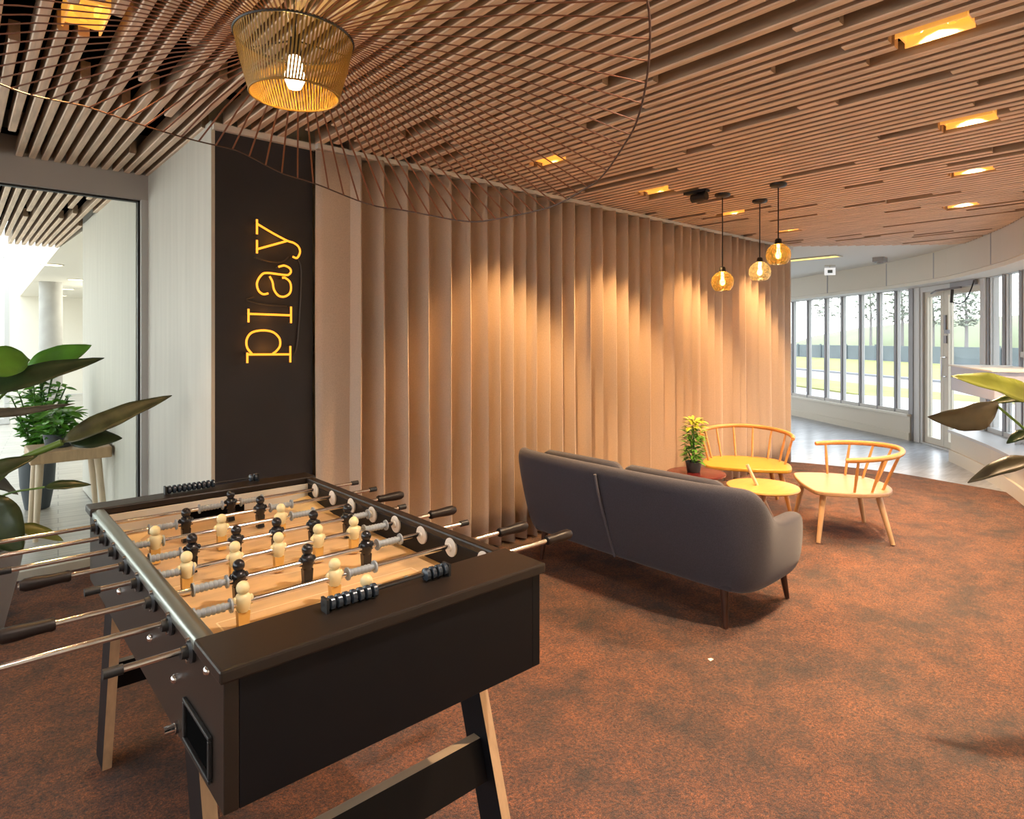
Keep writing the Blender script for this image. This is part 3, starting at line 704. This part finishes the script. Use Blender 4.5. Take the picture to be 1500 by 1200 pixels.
m.build('body', M['sofa'], smooth=True, subsurf=2, **SW)
m = MB(); m.box((2.90,1.60,.19),(3.52,3.04,.30)); m.build('seat_base', M['sofa'], bevel=.03, smooth=True, **SW)
for ya, yb in ((1.655,2.315),(2.325,2.985)):
    m = MB(); m.box((3.0,ya,.30),(3.56,yb,.43)); m.build('seat_cushion', M['sofa'], bevel=.05, smooth=True, **SW)
    m = MB(); m.hexa([(3.0,ya,.43),(3.16,ya,.43),(3.16,yb,.43),(3.0,yb,.43)], [(2.885,ya+.02,.742),(2.99,ya+.02,.742),(2.99,yb-.02,.742),(2.885,yb-.02,.742)]); m.build('back_cushion', M['sofa'], bevel=.05, smooth=True, **SW)
m = MB()
P = catmull([(2.725,2.345,.70),(2.752,2.340,.58),(2.805,2.335,.42),(2.855,2.33,.28),(2.885,2.33,.20)], 6)
m.tube(P, .0085, 8)
m.build('seam', M['sofa_seam'], smooth=True, **SW)
for x, y, dx, dy in ((2.95,1.67,-.02,-.02),(3.50,1.63,.035,-.02),(2.95,2.97,-.02,.02),(3.50,3.0,.035,.02)):
    m = MB(); m.cyl((x+dx,y+dy,0),(x,y,.20),.013,.023,n=14); m.build('leg', M['dark_leg'], smooth=True, **SW)

# ------------------------------------------------------------------ spindle lounge chairs
def chair(label, seatmat, loc, rz, legmat='chair'):
    t = empty('spindle_chair', loc, label, 'chair', None, rz)
    # local +Y is the facing direction
    out = [(-.325,.25),(-.22,.285),(0,.30),(.22,.285),(.325,.25),(.362,.12),(.355,-.06),(.285,-.22),(.155,-.30),(0,-.32),(-.155,-.30),(-.285,-.22),(-.355,-.06),(-.362,.12)]
    pts = [(p.x,p.y) for p in catmull([(a,b,0) for a, b in out], 4, True)]
    m = MB(); m.prism(pts, .345, .375); m.build('seat', seatmat, t, bevel=.008)
    arcp = []
    for i in range(25):
        a = R_(-104+208*i/24); arcp.append((.385*math.sin(a), -.01-.39*math.cos(a), .65-.04*(abs(i-12)/12)**1.5))
    m = MB(); m.tube(arcp, [.016]+[.0185]*23+[.016], 10); m.build('back_rail', M['chair'], t, smooth=True)
    for i in range(8):
        a = R_(-92+184*i/7)
        top = Vector((.385*math.sin(a), -.01-.39*math.cos(a), .65-.04*(abs(a)/R_(104))**1.5)); bot = Vector((.315*math.sin(a), .0-.275*math.cos(a), .36))
        m = MB(); m.tube([bot, (bot+top)/2, top], [.0085,.0115,.0085], 8); m.build('spindle', M['chair'], t, smooth=True)
    for sx in (-1,1):
        for yt, yb, fx in ((.20,.255,.335),(-.18,-.255,.285)):
            m = MB(); m.cyl((sx*fx,yb,.004),(sx*(fx-.075),yt,.35),.0145,.023,n=12); m.build('leg', M[legmat], t, smooth=True)
    g_ = 'oak spindle chairs facing the sofa'; t['group'] = g_
    return t
chair('honey oak spindle lounge chair standing closest to the curtain', M['seat_y'], (5.27,2.77,0), math.atan2(-.52,-.85)-math.pi/2)
chair('oak spindle lounge chair with pale seat standing out on the open carpet', M['seat_p'], (5.065,1.89,0), math.atan2(.80,-.61)-math.pi/2, 'chair_pale')

# side tables
t = empty('side_table', (4.17,2.07,0), 'low round yellow oak side table with one leg poking through its top', 'table')
m = MB(); m.lathe([(.225,-.010),(.236,-.006),(.24,.0),(.236,.009),(.228,.011)], (0,0,.45), n=40); m.build('table_top', M['ytop'], t, smooth=True)
m = MB(); m.cyl((.10,-.14,.006),(-.055,.085,.60),.011,n=12); m.build('leg', M['pale_leg'], t, smooth=True)
m = MB(); m.cyl((-.17,-.03,.006),(.05,.01,.44),.011,n=12); m.build('leg', M['pale_leg'], t, smooth=True)
m = MB(); m.cyl((.09,.15,.006),(-.03,-.05,.44),.011,n=12); m.build('leg', M['pale_leg'], t, smooth=True)
t = empty('side_table', (3.88,2.41,0), 'small dark burgundy round side table holding the potted plant beside the sofa', 'table')
m = MB(); m.lathe([(.195,-.006),(.20,-.003),(.20,.006),(.196,.008)], (0,0,.53), n=40); m.build('table_top', M['burg'], t, smooth=True)
m = MB(); m.cyl((0,0,.02),(0,0,.525),.014,n=14); m.build('pole', M['steel'], t, smooth=True)
m = MB(); m.lathe([(.14,0),(.14,.008),(.03,.018),(.014,.03)], n=32); m.build('base', M['steel'], t, smooth=True)

# ------------------------------------------------------------------ plants
def leaf(mb, base, tip, width, nrm, droop=0, fold=.25, n=9, tipk=1.6, wave=0):
    base = Vector(base); tip = Vector(tip); d = tip-base; L = d.length; d.normalize(); nrm = Vector(nrm)
    side = d.cross(nrm).normalized(); up = side.cross(d).normalized(); vs = []
    for i in range(n+1):
        t = i/n; w = width*.5*(math.sin(math.pi*min(1, t**.75))**.8 if t < 1 else 0)*(1-.12*t)+.0015
        c = base+d*L*t+up*(math.sin(t*math.pi)*droop*L)
        for q in (-1,-.5,0,.5,1): vs.append(c+side*(w*q)+up*(fold*w*abs(q)**1.3+wave*w*math.sin(t*17+q*3)*abs(q)))
    mb.add(vs, [(i*5+j, i*5+j+1, (i+1)*5+j+1, (i+1)*5+j) for i in range(n) for j in range(4)])
def part_leaf(parent, mname, base, tip, width, nrm, droop=0, fold=.25, stemfrom=None, sr=.006, wave=.08, label=None, stemmat='petiole', bend=None):
    m = MB(); leaf(m, base, tip, width, nrm, droop, fold, 14, wave=wave)
    o = m.build('leaf', M[mname], parent, world=True, smooth=True)
    sd = o.modifiers.new('s','SOLIDIFY'); sd.thickness = .0015
    if label: o['label'] = label
    if stemfrom:
        mid = (Vector(stemfrom)+Vector(base))/2+Vector(bend or (0,0,.06))
        m = MB(); m.tube(catmull([stemfrom, mid, base], 8), [sr*1.5]*8+[sr]*9, 8); m.build('leaf_stalk', M[stemmat], o, world=True, smooth=True)
    return o
# large plant at the left edge
lp = empty('broad_leaf_plant', (-.05,4.08,0), 'large broad-leaved plant in a pale grey planter beside the foosball table', 'plant')
m = MB(); m.lathe([(.215,0),(.235,.01),(.30,.30),(.325,.45),(.315,.455),(.30,.44),(.28,.38)], (-.05,4.08,0), n=40, cap=False); m.add([(-.05+.24*math.cos(a*.3), 4.08+.24*math.sin(a*.3), .004) for a in range(21)], [tuple(range(21))]); m.build('planter', M['pot_grey'], lp, world=True, smooth=True)
m = MB(); m.lathe([(.001,.405),(.15,.41),(.292,.40)], (-.05,4.08,0), n=30, cap=False); m.build('soil', M['soil'], lp, world=True)
m = MB(); m.tube([(-.05,4.08,.38),(-.04,4.06,.6),(-.07,4.08,.85)], [.035,.03,.022], 10); m.build('trunk', M['petiole'], lp, world=True, smooth=True)
ct = (-.03,4.05,.55)
part_leaf(lp, 'leaf_dark', (.02,3.85,1.20), (.575,3.80,1.375), .13, (-.1,-.75,.6), .02, .25, (-.05,4.0,.75), .010)
part_leaf(lp, 'leaf_mott', (.40,3.84,.955), (.885,3.78,1.165), .115, (-.05,-.75,.65), .03, .3, (.0,4.0,.62), .017)
part_leaf(lp, 'leaf_grey', (-.12,3.86,1.14), (.45,3.80,1.15), .085, (0,-.6,-.7), .03, .3, (-.06,4.0,.7), .010)
part_leaf(lp, 'leaf_dark', (.43,3.90,.955), (.665,3.86,.945), .11, (.1,-.9,.4), .06, .2, (.02,4.02,.62), .008)
part_leaf(lp, 'leaf_bright', (.27,3.85,1.375), (.02,3.80,1.33), .16, (-.1,-.9,.35), .04, .2, (-.05,4.0,.8), .008)
part_leaf(lp, 'leaf_green', (.27,3.98,1.30), (.54,3.95,1.44), .14, (-.2,-.9,.35), .05, .15, (-.04,4.02,.8), .007)
part_leaf(lp, 'leaf_dark', (.33,3.82,.745), (.515,3.78,.735), .055, (0,-.7,.7), .05, .2, (-.0,4.0,.55), .005)
part_leaf(lp, 'leaf_olive', (.22,3.84,.57), (.40,3.78,.475), .07, (.1,-.7,.7), .05, .2, (.02,4.0,.5), .005)
part_leaf(lp, 'leaf_dark', (.08,3.80,.74), (.235,3.72,.47), .21, (-.2,-.95,.15), .03, .15, (0,3.98,.52), .007)
part_leaf(lp, 'leaf_dark', (.02,3.82,.80), (.30,3.80,.905), .10, (-.1,-.75,.6), .03, .25, (-.02,4.0,.55), .007)
part_leaf(lp, 'leaf_dark', (-.1,3.8,.95), (-.45,3.7,1.15), .14, (0,-.7,.7), .04, .25, (-.07,4.0,.7), .009)
part_leaf(lp, 'leaf_green', (-.15,4.2,.95), (-.5,4.4,1.2), .16, (0,-.7,.7), .04, .25, (-.07,4.1,.7), .009)
part_leaf(lp, 'leaf_brown', (.05,4.2,.80), (.26,4.36,.62), .10, (0,-.7,.7), .04, .25, (-.05,4.1,.55), .006)
# plant whose leaves reach in from the right edge
rp = empty('potted_foliage_plant', (3.16,.20,0), 'olive and bronze leaved plant by the right-hand window ledge', 'plant')
m = MB(); m.lathe([(.13,0),(.14,.01),(.18,.30),(.19,.40),(.18,.402),(.17,.36)], (3.16,.2,0), n=32); m.build('planter', M['pot_grey'], rp, world=True, smooth=True)
m = MB(); m.lathe([(.001,.372),(.172,.37)], (3.16,.2,0), n=30, cap=False); m.build('soil', M['soil'], rp, world=True)
st = (3.12,.24,.85)
m = MB(); m.tube([(3.16,.2,.3),(3.13,.23,.6),(3.11,.25,.98),(3.10,.26,1.2)], [.018,.016,.013,.008], 10); m.build('trunk', M['petiole'], rp, world=True, smooth=True)
part_leaf(rp, 'leaf_olive', (3.00,.40,1.22), (2.735,.64,1.335), .125, (-.45,-.5,.75), .05, .25, (3.10,.26,1.15), .006, bend=(0,0,.02))
part_leaf(rp, 'leaf_brown', (2.87,.525,1.222), (2.68,.70,1.185), .125, (-.65,-.4,-.35), .09, .35, (3.11,.25,.98), .005, label='bronze drooping leaf', bend=(.02,-.02,-.06))
part_leaf(rp, 'leaf_olive', (2.99,.42,1.26), (2.84,.55,1.235), .05, (-.4,-.4,.8), .03, .25, (3.10,.26,1.1), .005, bend=(0,0,.02))
part_leaf(rp, 'leaf_brown', (2.96,.43,1.03), (2.785,.60,.942), .065, (-.4,-.4,.8), .08, .3, (3.12,.24,.9), .005, bend=(0,0,.04))
part_leaf(rp, 'leaf_dark', (2.95,.45,1.13), (2.87,.50,1.09), .04, (-.4,-.4,.8), .06, .3, (3.11,.25,1.0), .004, bend=(0,0,.01))
part_leaf(rp, 'leaf_dark', (3.25,.15,1.1), (3.5,.05,1.3), .13, (0,-.4,.8), .06, .3, (3.11,.25,1.0), .005)
# small plant on the burgundy table
sp = empty('potted_plant', (3.88,2.43,.538), 'small bushy green plant with yellow-green tips in a slate pot', 'plant')
m = MB(); m.lathe([(.042,0),(.045,.003),(.055,.07),(.056,.075),(.05,.076),(.048,.06)], n=28); m.build('pot', M['pot_dark'], sp, smooth=True)
m = MB(); m.tube([(0,0,.05),(.005,0,.2),(0,.005,.33)], [.007,.006,.003], 8)
m.tube([(0,0,.05),(.03,.03,.15),(.05,.05,.22)], [.006,.005,.003], 8); m.tube([(0,0,.05),(-.03,.01,.12),(-.06,.03,.18)], [.006,.005,.003], 8); m.build('stem', M['stem'], sp, smooth=True)
rl = random.Random(8); lo = MB(); hi = MB(); mi = MB()
for i in range(240):
    z = rl.uniform(.08,.37); a = rl.uniform(0,2*math.pi); r = rl.uniform(.015,.055); R2 = .05+.045*math.sin(max(0,min(1,(z-.05)/.33))*math.pi)
    b = (r*math.cos(a), r*math.sin(a), z); L = rl.uniform(.04,.075)
    tp = (b[0]+math.cos(a)*L, b[1]+math.sin(a)*L, z+rl.uniform(-.02,.025))
    tgt = hi if z > .30 else (mi if z > .2 else lo)
    leaf(tgt, b, tp, rl.uniform(.016,.026), (rl.uniform(-.3,.3), rl.uniform(-.3,.3), 1), .08, .2, 4)
lo.build('foliage', M['leaf_green'], sp, smooth=True)['label'] = 'darker lower leaves'
mi.build('foliage', M['leaf_bright'], sp, smooth=True)
hi.build('foliage', M['leaf_yellow'], sp, smooth=True)['label'] = 'yellow-green top leaves'

# stool, planter and bush beyond the glass
s = empty('wooden_stool', (.66,5.95,0), 'pale wooden stool with splayed legs standing beyond the glass partition', 'stool')
m = MB(); m.box((.405,5.70,.555),(.915,6.20,.64)); m.build('seat', M['wood_edge'], s, world=True, bevel=.01)
for sx, sy in ((0,0),(1,0),(0,1),(1,1)):
    xb = .44+.44*sx; xt = .47+.36*sx; yb = 5.73+.44*sy; yt = 5.78+.34*sy
    m = MB(); m.cyl((xb,yb,-.012),(xt,yt,.556),.017,.026,n=12); m.build('leg', M['pale_leg'], s, world=True, smooth=True)
bp_ = empty('bushy_plant', (.54,6.85,-.012), 'bushy fine-leaved plant in a black planter behind the wooden stool', 'plant')
m = MB(); m.lathe([(.07,0),(.09,.01),(.125,.22),(.135,.42),(.125,.425),(.115,.36)], n=32); m.build('planter', M['pot_dark'], bp_, smooth=True)
fm_ = MB(); fm2 = MB(); stm = MB()
for i in range(22):
    a = rl.uniform(0,2*math.pi); e = Vector((.23*math.cos(a)*rl.uniform(.3,1), .26*math.sin(a)*rl.uniform(.3,1), rl.uniform(.75,1.35)))
    pp = catmull([(0,0,.38),(e.x*.4,e.y*.4,.38+(e.z-.38)*.5),tuple(e)], 6); stm.tube(pp, .006, 6)
    for k in range(46):
        c = pp[rl.randrange(2,len(pp))]; th = rl.uniform(0,2*math.pi); L = rl.uniform(.05,.10); d = Vector((math.cos(th),math.sin(th),rl.uniform(-.4,.5)))
        leaf(fm_ if rl.random() < .6 else fm2, c, c+d*L, L*.42, (rl.uniform(-.5,.5),rl.uniform(-.9,0),1), .05, .2, 4)
fm_.build('foliage', M['leaf_green'], bp_, smooth=True); fm2.build('foliage', M['leaf_bright'], bp_, smooth=True); stm.build('stem', M['stem'], bp_, smooth=True)
gp_ = empty('trailing_plant', (.60,5.95,.64), 'dark leafy trailing plant sitting on top of the wooden stool', 'plant')
m = MB(); m.lathe([(.08,0),(.085,.003),(.10,.10),(.102,.105),(.09,.105),(.085,.08)], n=28); m.build('pot', M['pot_dark'], gp_, smooth=True)
a_ = MB(); b_ = MB()
for i in range(170):
    a = rl.uniform(0,2*math.pi); r = rl.uniform(.0,.10); z = rl.uniform(.09,.30); L = rl.uniform(.07,.13)
    b0 = Vector((r*math.cos(a), r*math.sin(a), z)); d = Vector((math.cos(a),math.sin(a),rl.uniform(-.5,.5))).normalized()
    leaf(a_ if rl.random() < .6 else b_, b0, b0+d*L, L*.4, (rl.uniform(-.4,.4),rl.uniform(-.8,0),1), .05, .2, 5)
a_.build('foliage', M['leaf_green'], gp_, smooth=True); b_.build('foliage', M['leaf_bright'], gp_, smooth=True)
m = MB()
for i in range(9): m.tube([(0,0,.06),(rl.uniform(-.06,.06),rl.uniform(-.06,.06),.2)], .004, 6)
m.build('stem', M['stem'], gp_)

# ------------------------------------------------------------------ big ribbed pendant
C = Vector((.731,1.760,0))
vp = empty('ribbed_pendant_lamp', (C.x,C.y,H), 'wide-brimmed pendant lamp of thin copper ribs hanging above the foosball table', 'pendant lamp')
VW = dict(parent=vp, world=True)
zt = [(-180,2.29),(-140,2.30),(-100,2.33),(-78,2.32),(-58,2.265),(-34,2.10),(-18,2.02),(-2,1.985),(20,1.975),(45,2.06),(68,2.185),(82,2.275),(112,2.305),(125,2.275),(150,2.27),(180,2.29)]
def brim(th):
    d = (math.degrees(th)+180) % 360-180
    for (a, za), (b, zb) in zip(zt, zt[1:]):
        if a <= d <= b:
            t = (d-a)/(b-a); t = t*t*(3-2*t)*.5+t*.5; z = za+(zb-za)*t
            return Vector((C.x+math.cos(th), C.y+math.sin(th), z))
NR = 96
def dpt(th, r, z): return Vector((C.x+r*math.cos(th), C.y+r*math.sin(th), z))
MB().tube([brim(2*math.pi*i/160-math.pi+.001) for i in range(160)], .0030, 6, True).build('brim_ring', M['brim'], smooth=True, **VW)
MB().tube([dpt(2*math.pi*i/64, .163, 2.335) for i in range(64)], .0045, 6, True).build('crown_ring', M['black_metal'], smooth=True, **VW)
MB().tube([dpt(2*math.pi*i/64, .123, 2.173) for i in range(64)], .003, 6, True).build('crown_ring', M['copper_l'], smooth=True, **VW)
def strip3(pts, tang, w, th=.0016):
    vs = []; k = len(pts)
    for i, p in enumerate(pts):
        d = (pts[min(i+1,k-1)]-pts[max(i-1,0)]).normalized(); nn = d.cross(tang[i]).normalized()
        for a, b in ((-1,-1),(1,-1),(1,1),(-1,1)): vs.append(p+tang[i]*(a*w[i]*.5)+nn*(b*th*.5))
    fs = [(i*4+j, i*4+(j+1) % 4, (i+1)*4+(j+1) % 4, (i+1)*4+j) for i in range(k-1) for j in range(4)]+[(3,2,1,0),tuple(range((k-1)*4,k*4))]
    return vs, fs
for i in range(NR):
    th = 2*math.pi*i/NR; tw = R_(7)
    p0 = dpt(th-tw, .123, 2.173); p1 = dpt(th-tw*.3, .147, 2.26); p2 = dpt(th, .163, 2.335); e = brim(th+R_(3))
    out = [p2.lerp(e, t)+Vector((0,0,.025*math.sin(t*math.pi))) for t in (.06,.3,.6,1)]
    pts = [p0,p1,p2]+out
    nd = 0
    tg = [Vector((-math.sin(th-tw),math.cos(th-tw),0))]*2+[Vector((-math.sin(th),math.cos(th),0))]*5
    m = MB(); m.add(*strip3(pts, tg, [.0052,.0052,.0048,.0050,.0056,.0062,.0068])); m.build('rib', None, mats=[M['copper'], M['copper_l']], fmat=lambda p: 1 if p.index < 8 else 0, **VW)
m = MB(); m.cyl((C.x,C.y,2.33),(C.x,C.y,H+.02),.004,n=8); m.build('cord', M['black_metal'], **VW)
m = MB(); m.cyl((C.x,C.y,2.285),(C.x,C.y,2.335),.018,n=12)
for a in (0,120,240): m.cyl((C.x,C.y,2.333),dpt(R_(a),.163,2.335),.0025,n=6)
m.build('lamp_holder', M['black_metal'], **VW)
m = MB(); m.lathe([(.004,-.055),(.018,-.05),(.027,-.03),(.027,-.01),(.020,.025),(.014,.045)], (C.x,C.y,2.245), n=16); m.build('bulb', M['bulb'], smooth=True, **VW)
m = MB(); m.cyl((C.x,C.y,H-.002),(C.x,C.y,H-.03),.05,n=20); m.build('ceiling_rose', M['black_metal'], smooth=True, **VW)

# ------------------------------------------------------------------ three glass pendants
def gpend(x, y, zg, gm, label):
    t = empty('glass_pendant_lamp', (x,y,H), label, 'pendant lamp', 'bubble glass pendants above the side tables')
    r = .084; dz = zg-H
    m = MB(); m.lathe([(.004,0),(.058,0),(.058,-.014),(.05,-.022),(.008,-.03)], n=24); m.build('canopy', M['black_metal'], t, smooth=True)
    m = MB(); m.cyl((0,0,-.02),(0,0,dz+r+.03),.0045,n=8); m.build('cord', M['black_metal'], t, smooth=True)
    m = MB(); m.lathe([(.012,dz+r+.035),(.022,dz+r+.028),(.026,dz+r-.005)], n=16); m.build('cap', M['black_metal'], t, smooth=True)
    prof = [(.024,r)]+[(r*math.sin(R_(a))*(1 if a < 100 else 1.0), r*math.cos(R_(a))) for a in range(24,150,9)]
    m = MB(); m.lathe([(a,dz+b) for a, b in prof], n=28, cap=False); m.build('globe', gm, t, smooth=True)
    m = MB(); m.sphere((0,0,dz+.0), .02, (1,1,1.35), 12, 8); m.cyl((0,0,dz+.02),(0,0,dz+r),.011,n=10); m.build('bulb', M['bulb_small'], t, smooth=True)
gpend(4.384,2.495,1.909, M['smoke'], 'lowest of the bubble glass pendants, smoky amber, furthest to the left')
gpend(4.799,2.406,2.009, M['clearglobe'], 'clear sparkling bubble glass pendant between its two smoky neighbours')
gpend(4.395,2.066,2.074, M['smoke'], 'highest of the bubble glass pendants, deep amber brown globe')

# ------------------------------------------------------------------ ceiling downlights
names_row = ['slot downlight in the slats to the left of the ribbed pendant','first slot downlight along the curtain right of the ribbed pendant','second slot downlight along the curtain, before the black track head','third slot downlight along the curtain, behind the glass pendants','last slot downlight along the curtain near its far end']
names_win = ['brightest slot downlight, nearest in the row on the window side','second slot downlight in the row on the window side','third slot downlight in the row on the window side','furthest slot downlight in the row on the window side']
for grp, row, names in (('slot downlights along the curtain', lights_row, names_row), ('slot downlights on the window side', lights_win, names_win)):
    for (x, y), nm in zip(row, names):
        t = empty('slot_downlight', (x,y,H), nm, 'downlight', grp)
        m = MB(); m.box((-.052,-.105,.075),(.052,.105,.085)); m.build('reflector', M['lamp_warm'], t)
        m = MB(); lo_, hi_ = .012, .086
        for q in ((-.060,-.112,-.054,.112,lo_),(.054,-.112,.060,.112,lo_),(-.054,-.112,.054,-.106,.03),(-.054,.106,.054,.112,.03)): m.box((q[0],q[1],q[4]),(q[2],q[3],hi_))
        m.build('housing', M['reflector'], t)
        for sy in (-.055,.055):
            m = MB(); m.lathe([(.012,.03),(.030,.05),(.032,.074)], (0,sy,0), n=14, cap=False); m.build('lamp_cup', M['reflector'], t, smooth=True)
t = empty('track_spotlight', (4.15,2.62,H), 'small black spotlight on the slats beside the glass pendants', 'spotlight')
m = MB(); m.box((-.03,-.14,-.02),(.03,.05,0)); m.build('mount', M['black_metal'], t, bevel=.004)
m = MB(); m.cyl((0,-.01,-.055),(0,-.13,-.05),.032,n=18); m.cyl((0,-.06,-.03),(0,-.06,0),.010,n=8); m.build('lamp_head', M['black_metal'], t, smooth=True)

m = MB(); m.add([(-.012,-.006,.002),(.010,-.009,.004),(.013,.006,.003),(-.009,.010,.006)], [(0,1,2,3)]); m.add([(-.012,-.006,.001),(.010,-.009,.003),(.013,.006,.002),(-.009,.010,.005)], [(3,2,1,0)])
tag(m.build('paper_scrap', M['paper'], loc=(0,0,0)), 'tiny white paper scrap lying on the carpet by the sofa', 'paper').location = (2.587,1.531,0)

# ------------------------------------------------------------------ outside
dirf = Vector((.6,.8,0)); dirn = Vector((.8,-.6,0)); O = Vector((10.7,3.1,0))
def slab(mb, d0, d1, z0, z1, l0=-45, l1=90):
    P = [O+dirn*d0+dirf*l0, O+dirn*d1+dirf*l0, O+dirn*d1+dirf*l1, O+dirn*d0+dirf*l1]
    mb.hexa([Vector((p.x,p.y,z0)) for p in P], [Vector((p.x,p.y,z1)) for p in P]); return mb
ln_ = slab(MB(), -16, 90, -.3, -.14, -70, 120); struct(ln_.build('ground', M['path']))
for i, (a, b) in enumerate(((4.8,7.6),(11.5,24.5))):
    o = slab(MB(), a, b, -.14, -.10-.004*i).build('lawn', M['grass']); tag(o, ['narrow strip of pale lawn beside the building','wide pale lawn in front of the slate fence'][i], 'lawn', kind='stuff')
o = slab(MB(), 11.2, 11.5, -.14, -.06).build('trim_kerb', M['kerb']); struct(o)
fo = empty('garden_fence', O+dirn*24.6, 'long slate grey garden fence across the lawn outside', 'fence')
slab(MB(), 24.6, 24.7, -.1, 1.0).build('fence_panel', M['fence'], fo, world=True)
m = MB()
for i in range(34):
    p = O+dirn*24.55+dirf*(-40+i*3.6); m.box((p.x-.06,p.y-.06,-.1),(p.x+.06,p.y+.06,1.1))
m.build('fence_post', M['fence'], fo, world=True)
hm = MB()
for l, d, r, h in ((-22,60,20,7.5),(-2,75,30,4.5),(35,80,36,5.5),(70,80,40,6),(-50,70,26,7)):
    p = O+dirn*d+dirf*l; hm.sphere((p.x,p.y,-1.0), 1, (r,r,h), 24, 12)
struct(hm.build('hill', M['hill'], smooth=True))
rt = random.Random(21)
def tree(x, y, h, label):
    p = Vector((x,y,0)); t = empty('garden_tree', (p.x,p.y,-.1), label, 'tree', 'thin hazy trees beyond the windows')
    m = MB(); m.tube([(0,0,0),(.1,0,h*.5),(0,.1,h*.95)], [.14,.10,.03], 8)
    for k in range(9):
        z = h*(.4+.06*k); a = rt.uniform(0,6.28); m.tube([(0.05,0,z),(math.cos(a)*h*.12,math.sin(a)*h*.12,z+h*.08)], [.04,.015], 6)
    m.build('trunk', M['bark'], t, smooth=True)
    f = MB()
    for k in range(420):
        z = h*rt.uniform(.42,1.02); R3 = h*.17*math.sin(min(1,max(.1,(1.05-z/h)*1.6))*math.pi*.6); a = rt.uniform(0,6.28); r = R3*math.sqrt(rt.random())
        c = Vector((r*math.cos(a), r*math.sin(a), z)); s_ = rt.uniform(.14,.30)
        leaf(f, c, c+Vector((rt.uniform(-1,1),rt.uniform(-1,1),rt.uniform(-.3,.6)))*s_*1.6, s_, (rt.uniform(-1,1),rt.uniform(-1,1),1), .05, .2, 3)
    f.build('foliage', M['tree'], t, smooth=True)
tree(54.4,11.8,6.0,'thin hazy tree seen through the glass door leaf')
tree(56.1,14.3,6.3,'thin hazy tree seen through the narrow side light of the door')
tree(58.9,17.2,7.2,'thin hazy tree seen through the windows nearest the door')
tree(63.4,21.1,7.6,'thin hazy tree seen through the middle of the window row')
tree(68.8,27.1,8.8,'thin hazy tree seen through the windows next to the curtain')

# ------------------------------------------------------------------ lights
def spot(x, y, e, size, blend=.35, col=(1,.60,.28), z=H+.05, rad=.03, aim=None):
    l = bpy.data.lights.new('downlight_and_fill_lamp', 'SPOT'); l.energy = e; l.spot_size = R_(size); l.spot_blend = blend; l.color = col; l.shadow_soft_size = rad
    o = bpy.data.objects.new('downlight_and_fill_lamp', l); COL.objects.link(o); o.location = (x,y,z)
    if aim: o.rotation_euler = (Vector(aim)-Vector((x,y,z))).to_track_quat('-Z','Y').to_euler()
    return o
K = 2.2
for x, y in lights_row: spot(x, y, (35 if x < 1 else 95)*K, 90, .5, (1,.56,.22))
for x, y in lights_win: spot(x, y, 150*K, 118, .5, (1,.68,.40))
# added fill spots without fixtures, out of view behind and beside the camera
for x, y in ((1.45,.55),(.1,.3),(-.75,1.75),(-1.3,3.2),(-1.2,.4),(-1.6,4.2)): spot(x, y, 105*K, 120, .5, (1,.84,.70))
def point(p, e, col, r):
    l = bpy.data.lights.new('point_lamp', 'POINT'); l.energy = e; l.color = col; l.shadow_soft_size = r
    o = bpy.data.objects.new('point_lamp', l); COL.objects.link(o); o.location = p; return o
point((C.x,C.y,2.225), 46, (1,.68,.09), .03)
for p in ((1.27,3.36,1.42),(1.27,3.36,1.60),(1.30,3.36,1.78),(1.31,3.36,2.01)): point(p, .22, (1,.36,.05), .03)  # added point lamps that carry the neon glow onto the panel
for p in ((4.384,2.495,1.909),(4.799,2.406,2.009),(4.395,2.066,2.074)): point(p, 9, (1,.62,.25), .02)
point((3.0,9.0,2.2), 60, (1,.93,.82), .2)
point((2.6,15.0,2.2), 90, (1,.93,.82), .2)

# daylight
w = bpy.data.worlds.new('daylight'); SC.world = w; w.use_nodes = True; t = w.node_tree; t.nodes.clear()
out = t.nodes.new('ShaderNodeOutputWorld'); bg = t.nodes.new('ShaderNodeBackground'); tc = t.nodes.new('ShaderNodeTexCoord'); sx = t.nodes.new('ShaderNodeSeparateXYZ'); rp_ = t.nodes.new('ShaderNodeValToRGB')
e = rp_.color_ramp.elements; e[0].position = 0; e[0].color = (1,.99,.96,1); e[1].position = .6; e[1].color = (.82,.89,1,1)
el = e.new(.12); el.color = (.95,.97,1,1)
t.links.new(tc.outputs['Generated'], sx.inputs[0]); t.links.new(sx.outputs['Z'], rp_.inputs['Fac']); t.links.new(rp_.outputs['Color'], bg.inputs['Color']); t.links.new(bg.outputs[0], out.inputs['Surface'])
bg.inputs['Strength'].default_value = 5.0

# ------------------------------------------------------------------ camera
cd = bpy.data.cameras.new('camera'); cam = bpy.data.objects.new('camera', cd); COL.objects.link(cam); SC.camera = cam
cam.location = (0,0,1.47); cam.rotation_euler = (R_(90),0,-.7284)
cd.sensor_width = 36; cd.lens = 915.0/1500*36; cd.shift_y = -102.5/1500; cd.clip_start = .02; cd.clip_end = 500
SC.view_settings.view_transform = 'Standard'
try: SC.view_settings.look = 'None'
except Exception: pass
SC.view_settings.exposure = 0.0
SC.cycles.use_denoising = True
SC.cycles.max_bounces = 8; SC.cycles.diffuse_bounces = 4; SC.cycles.glossy_bounces = 3; SC.cycles.transparent_max_bounces = 16
SC.cycles.sample_clamp_indirect = 6
SC.cycles.caustics_reflective = False; SC.cycles.caustics_refractive = False
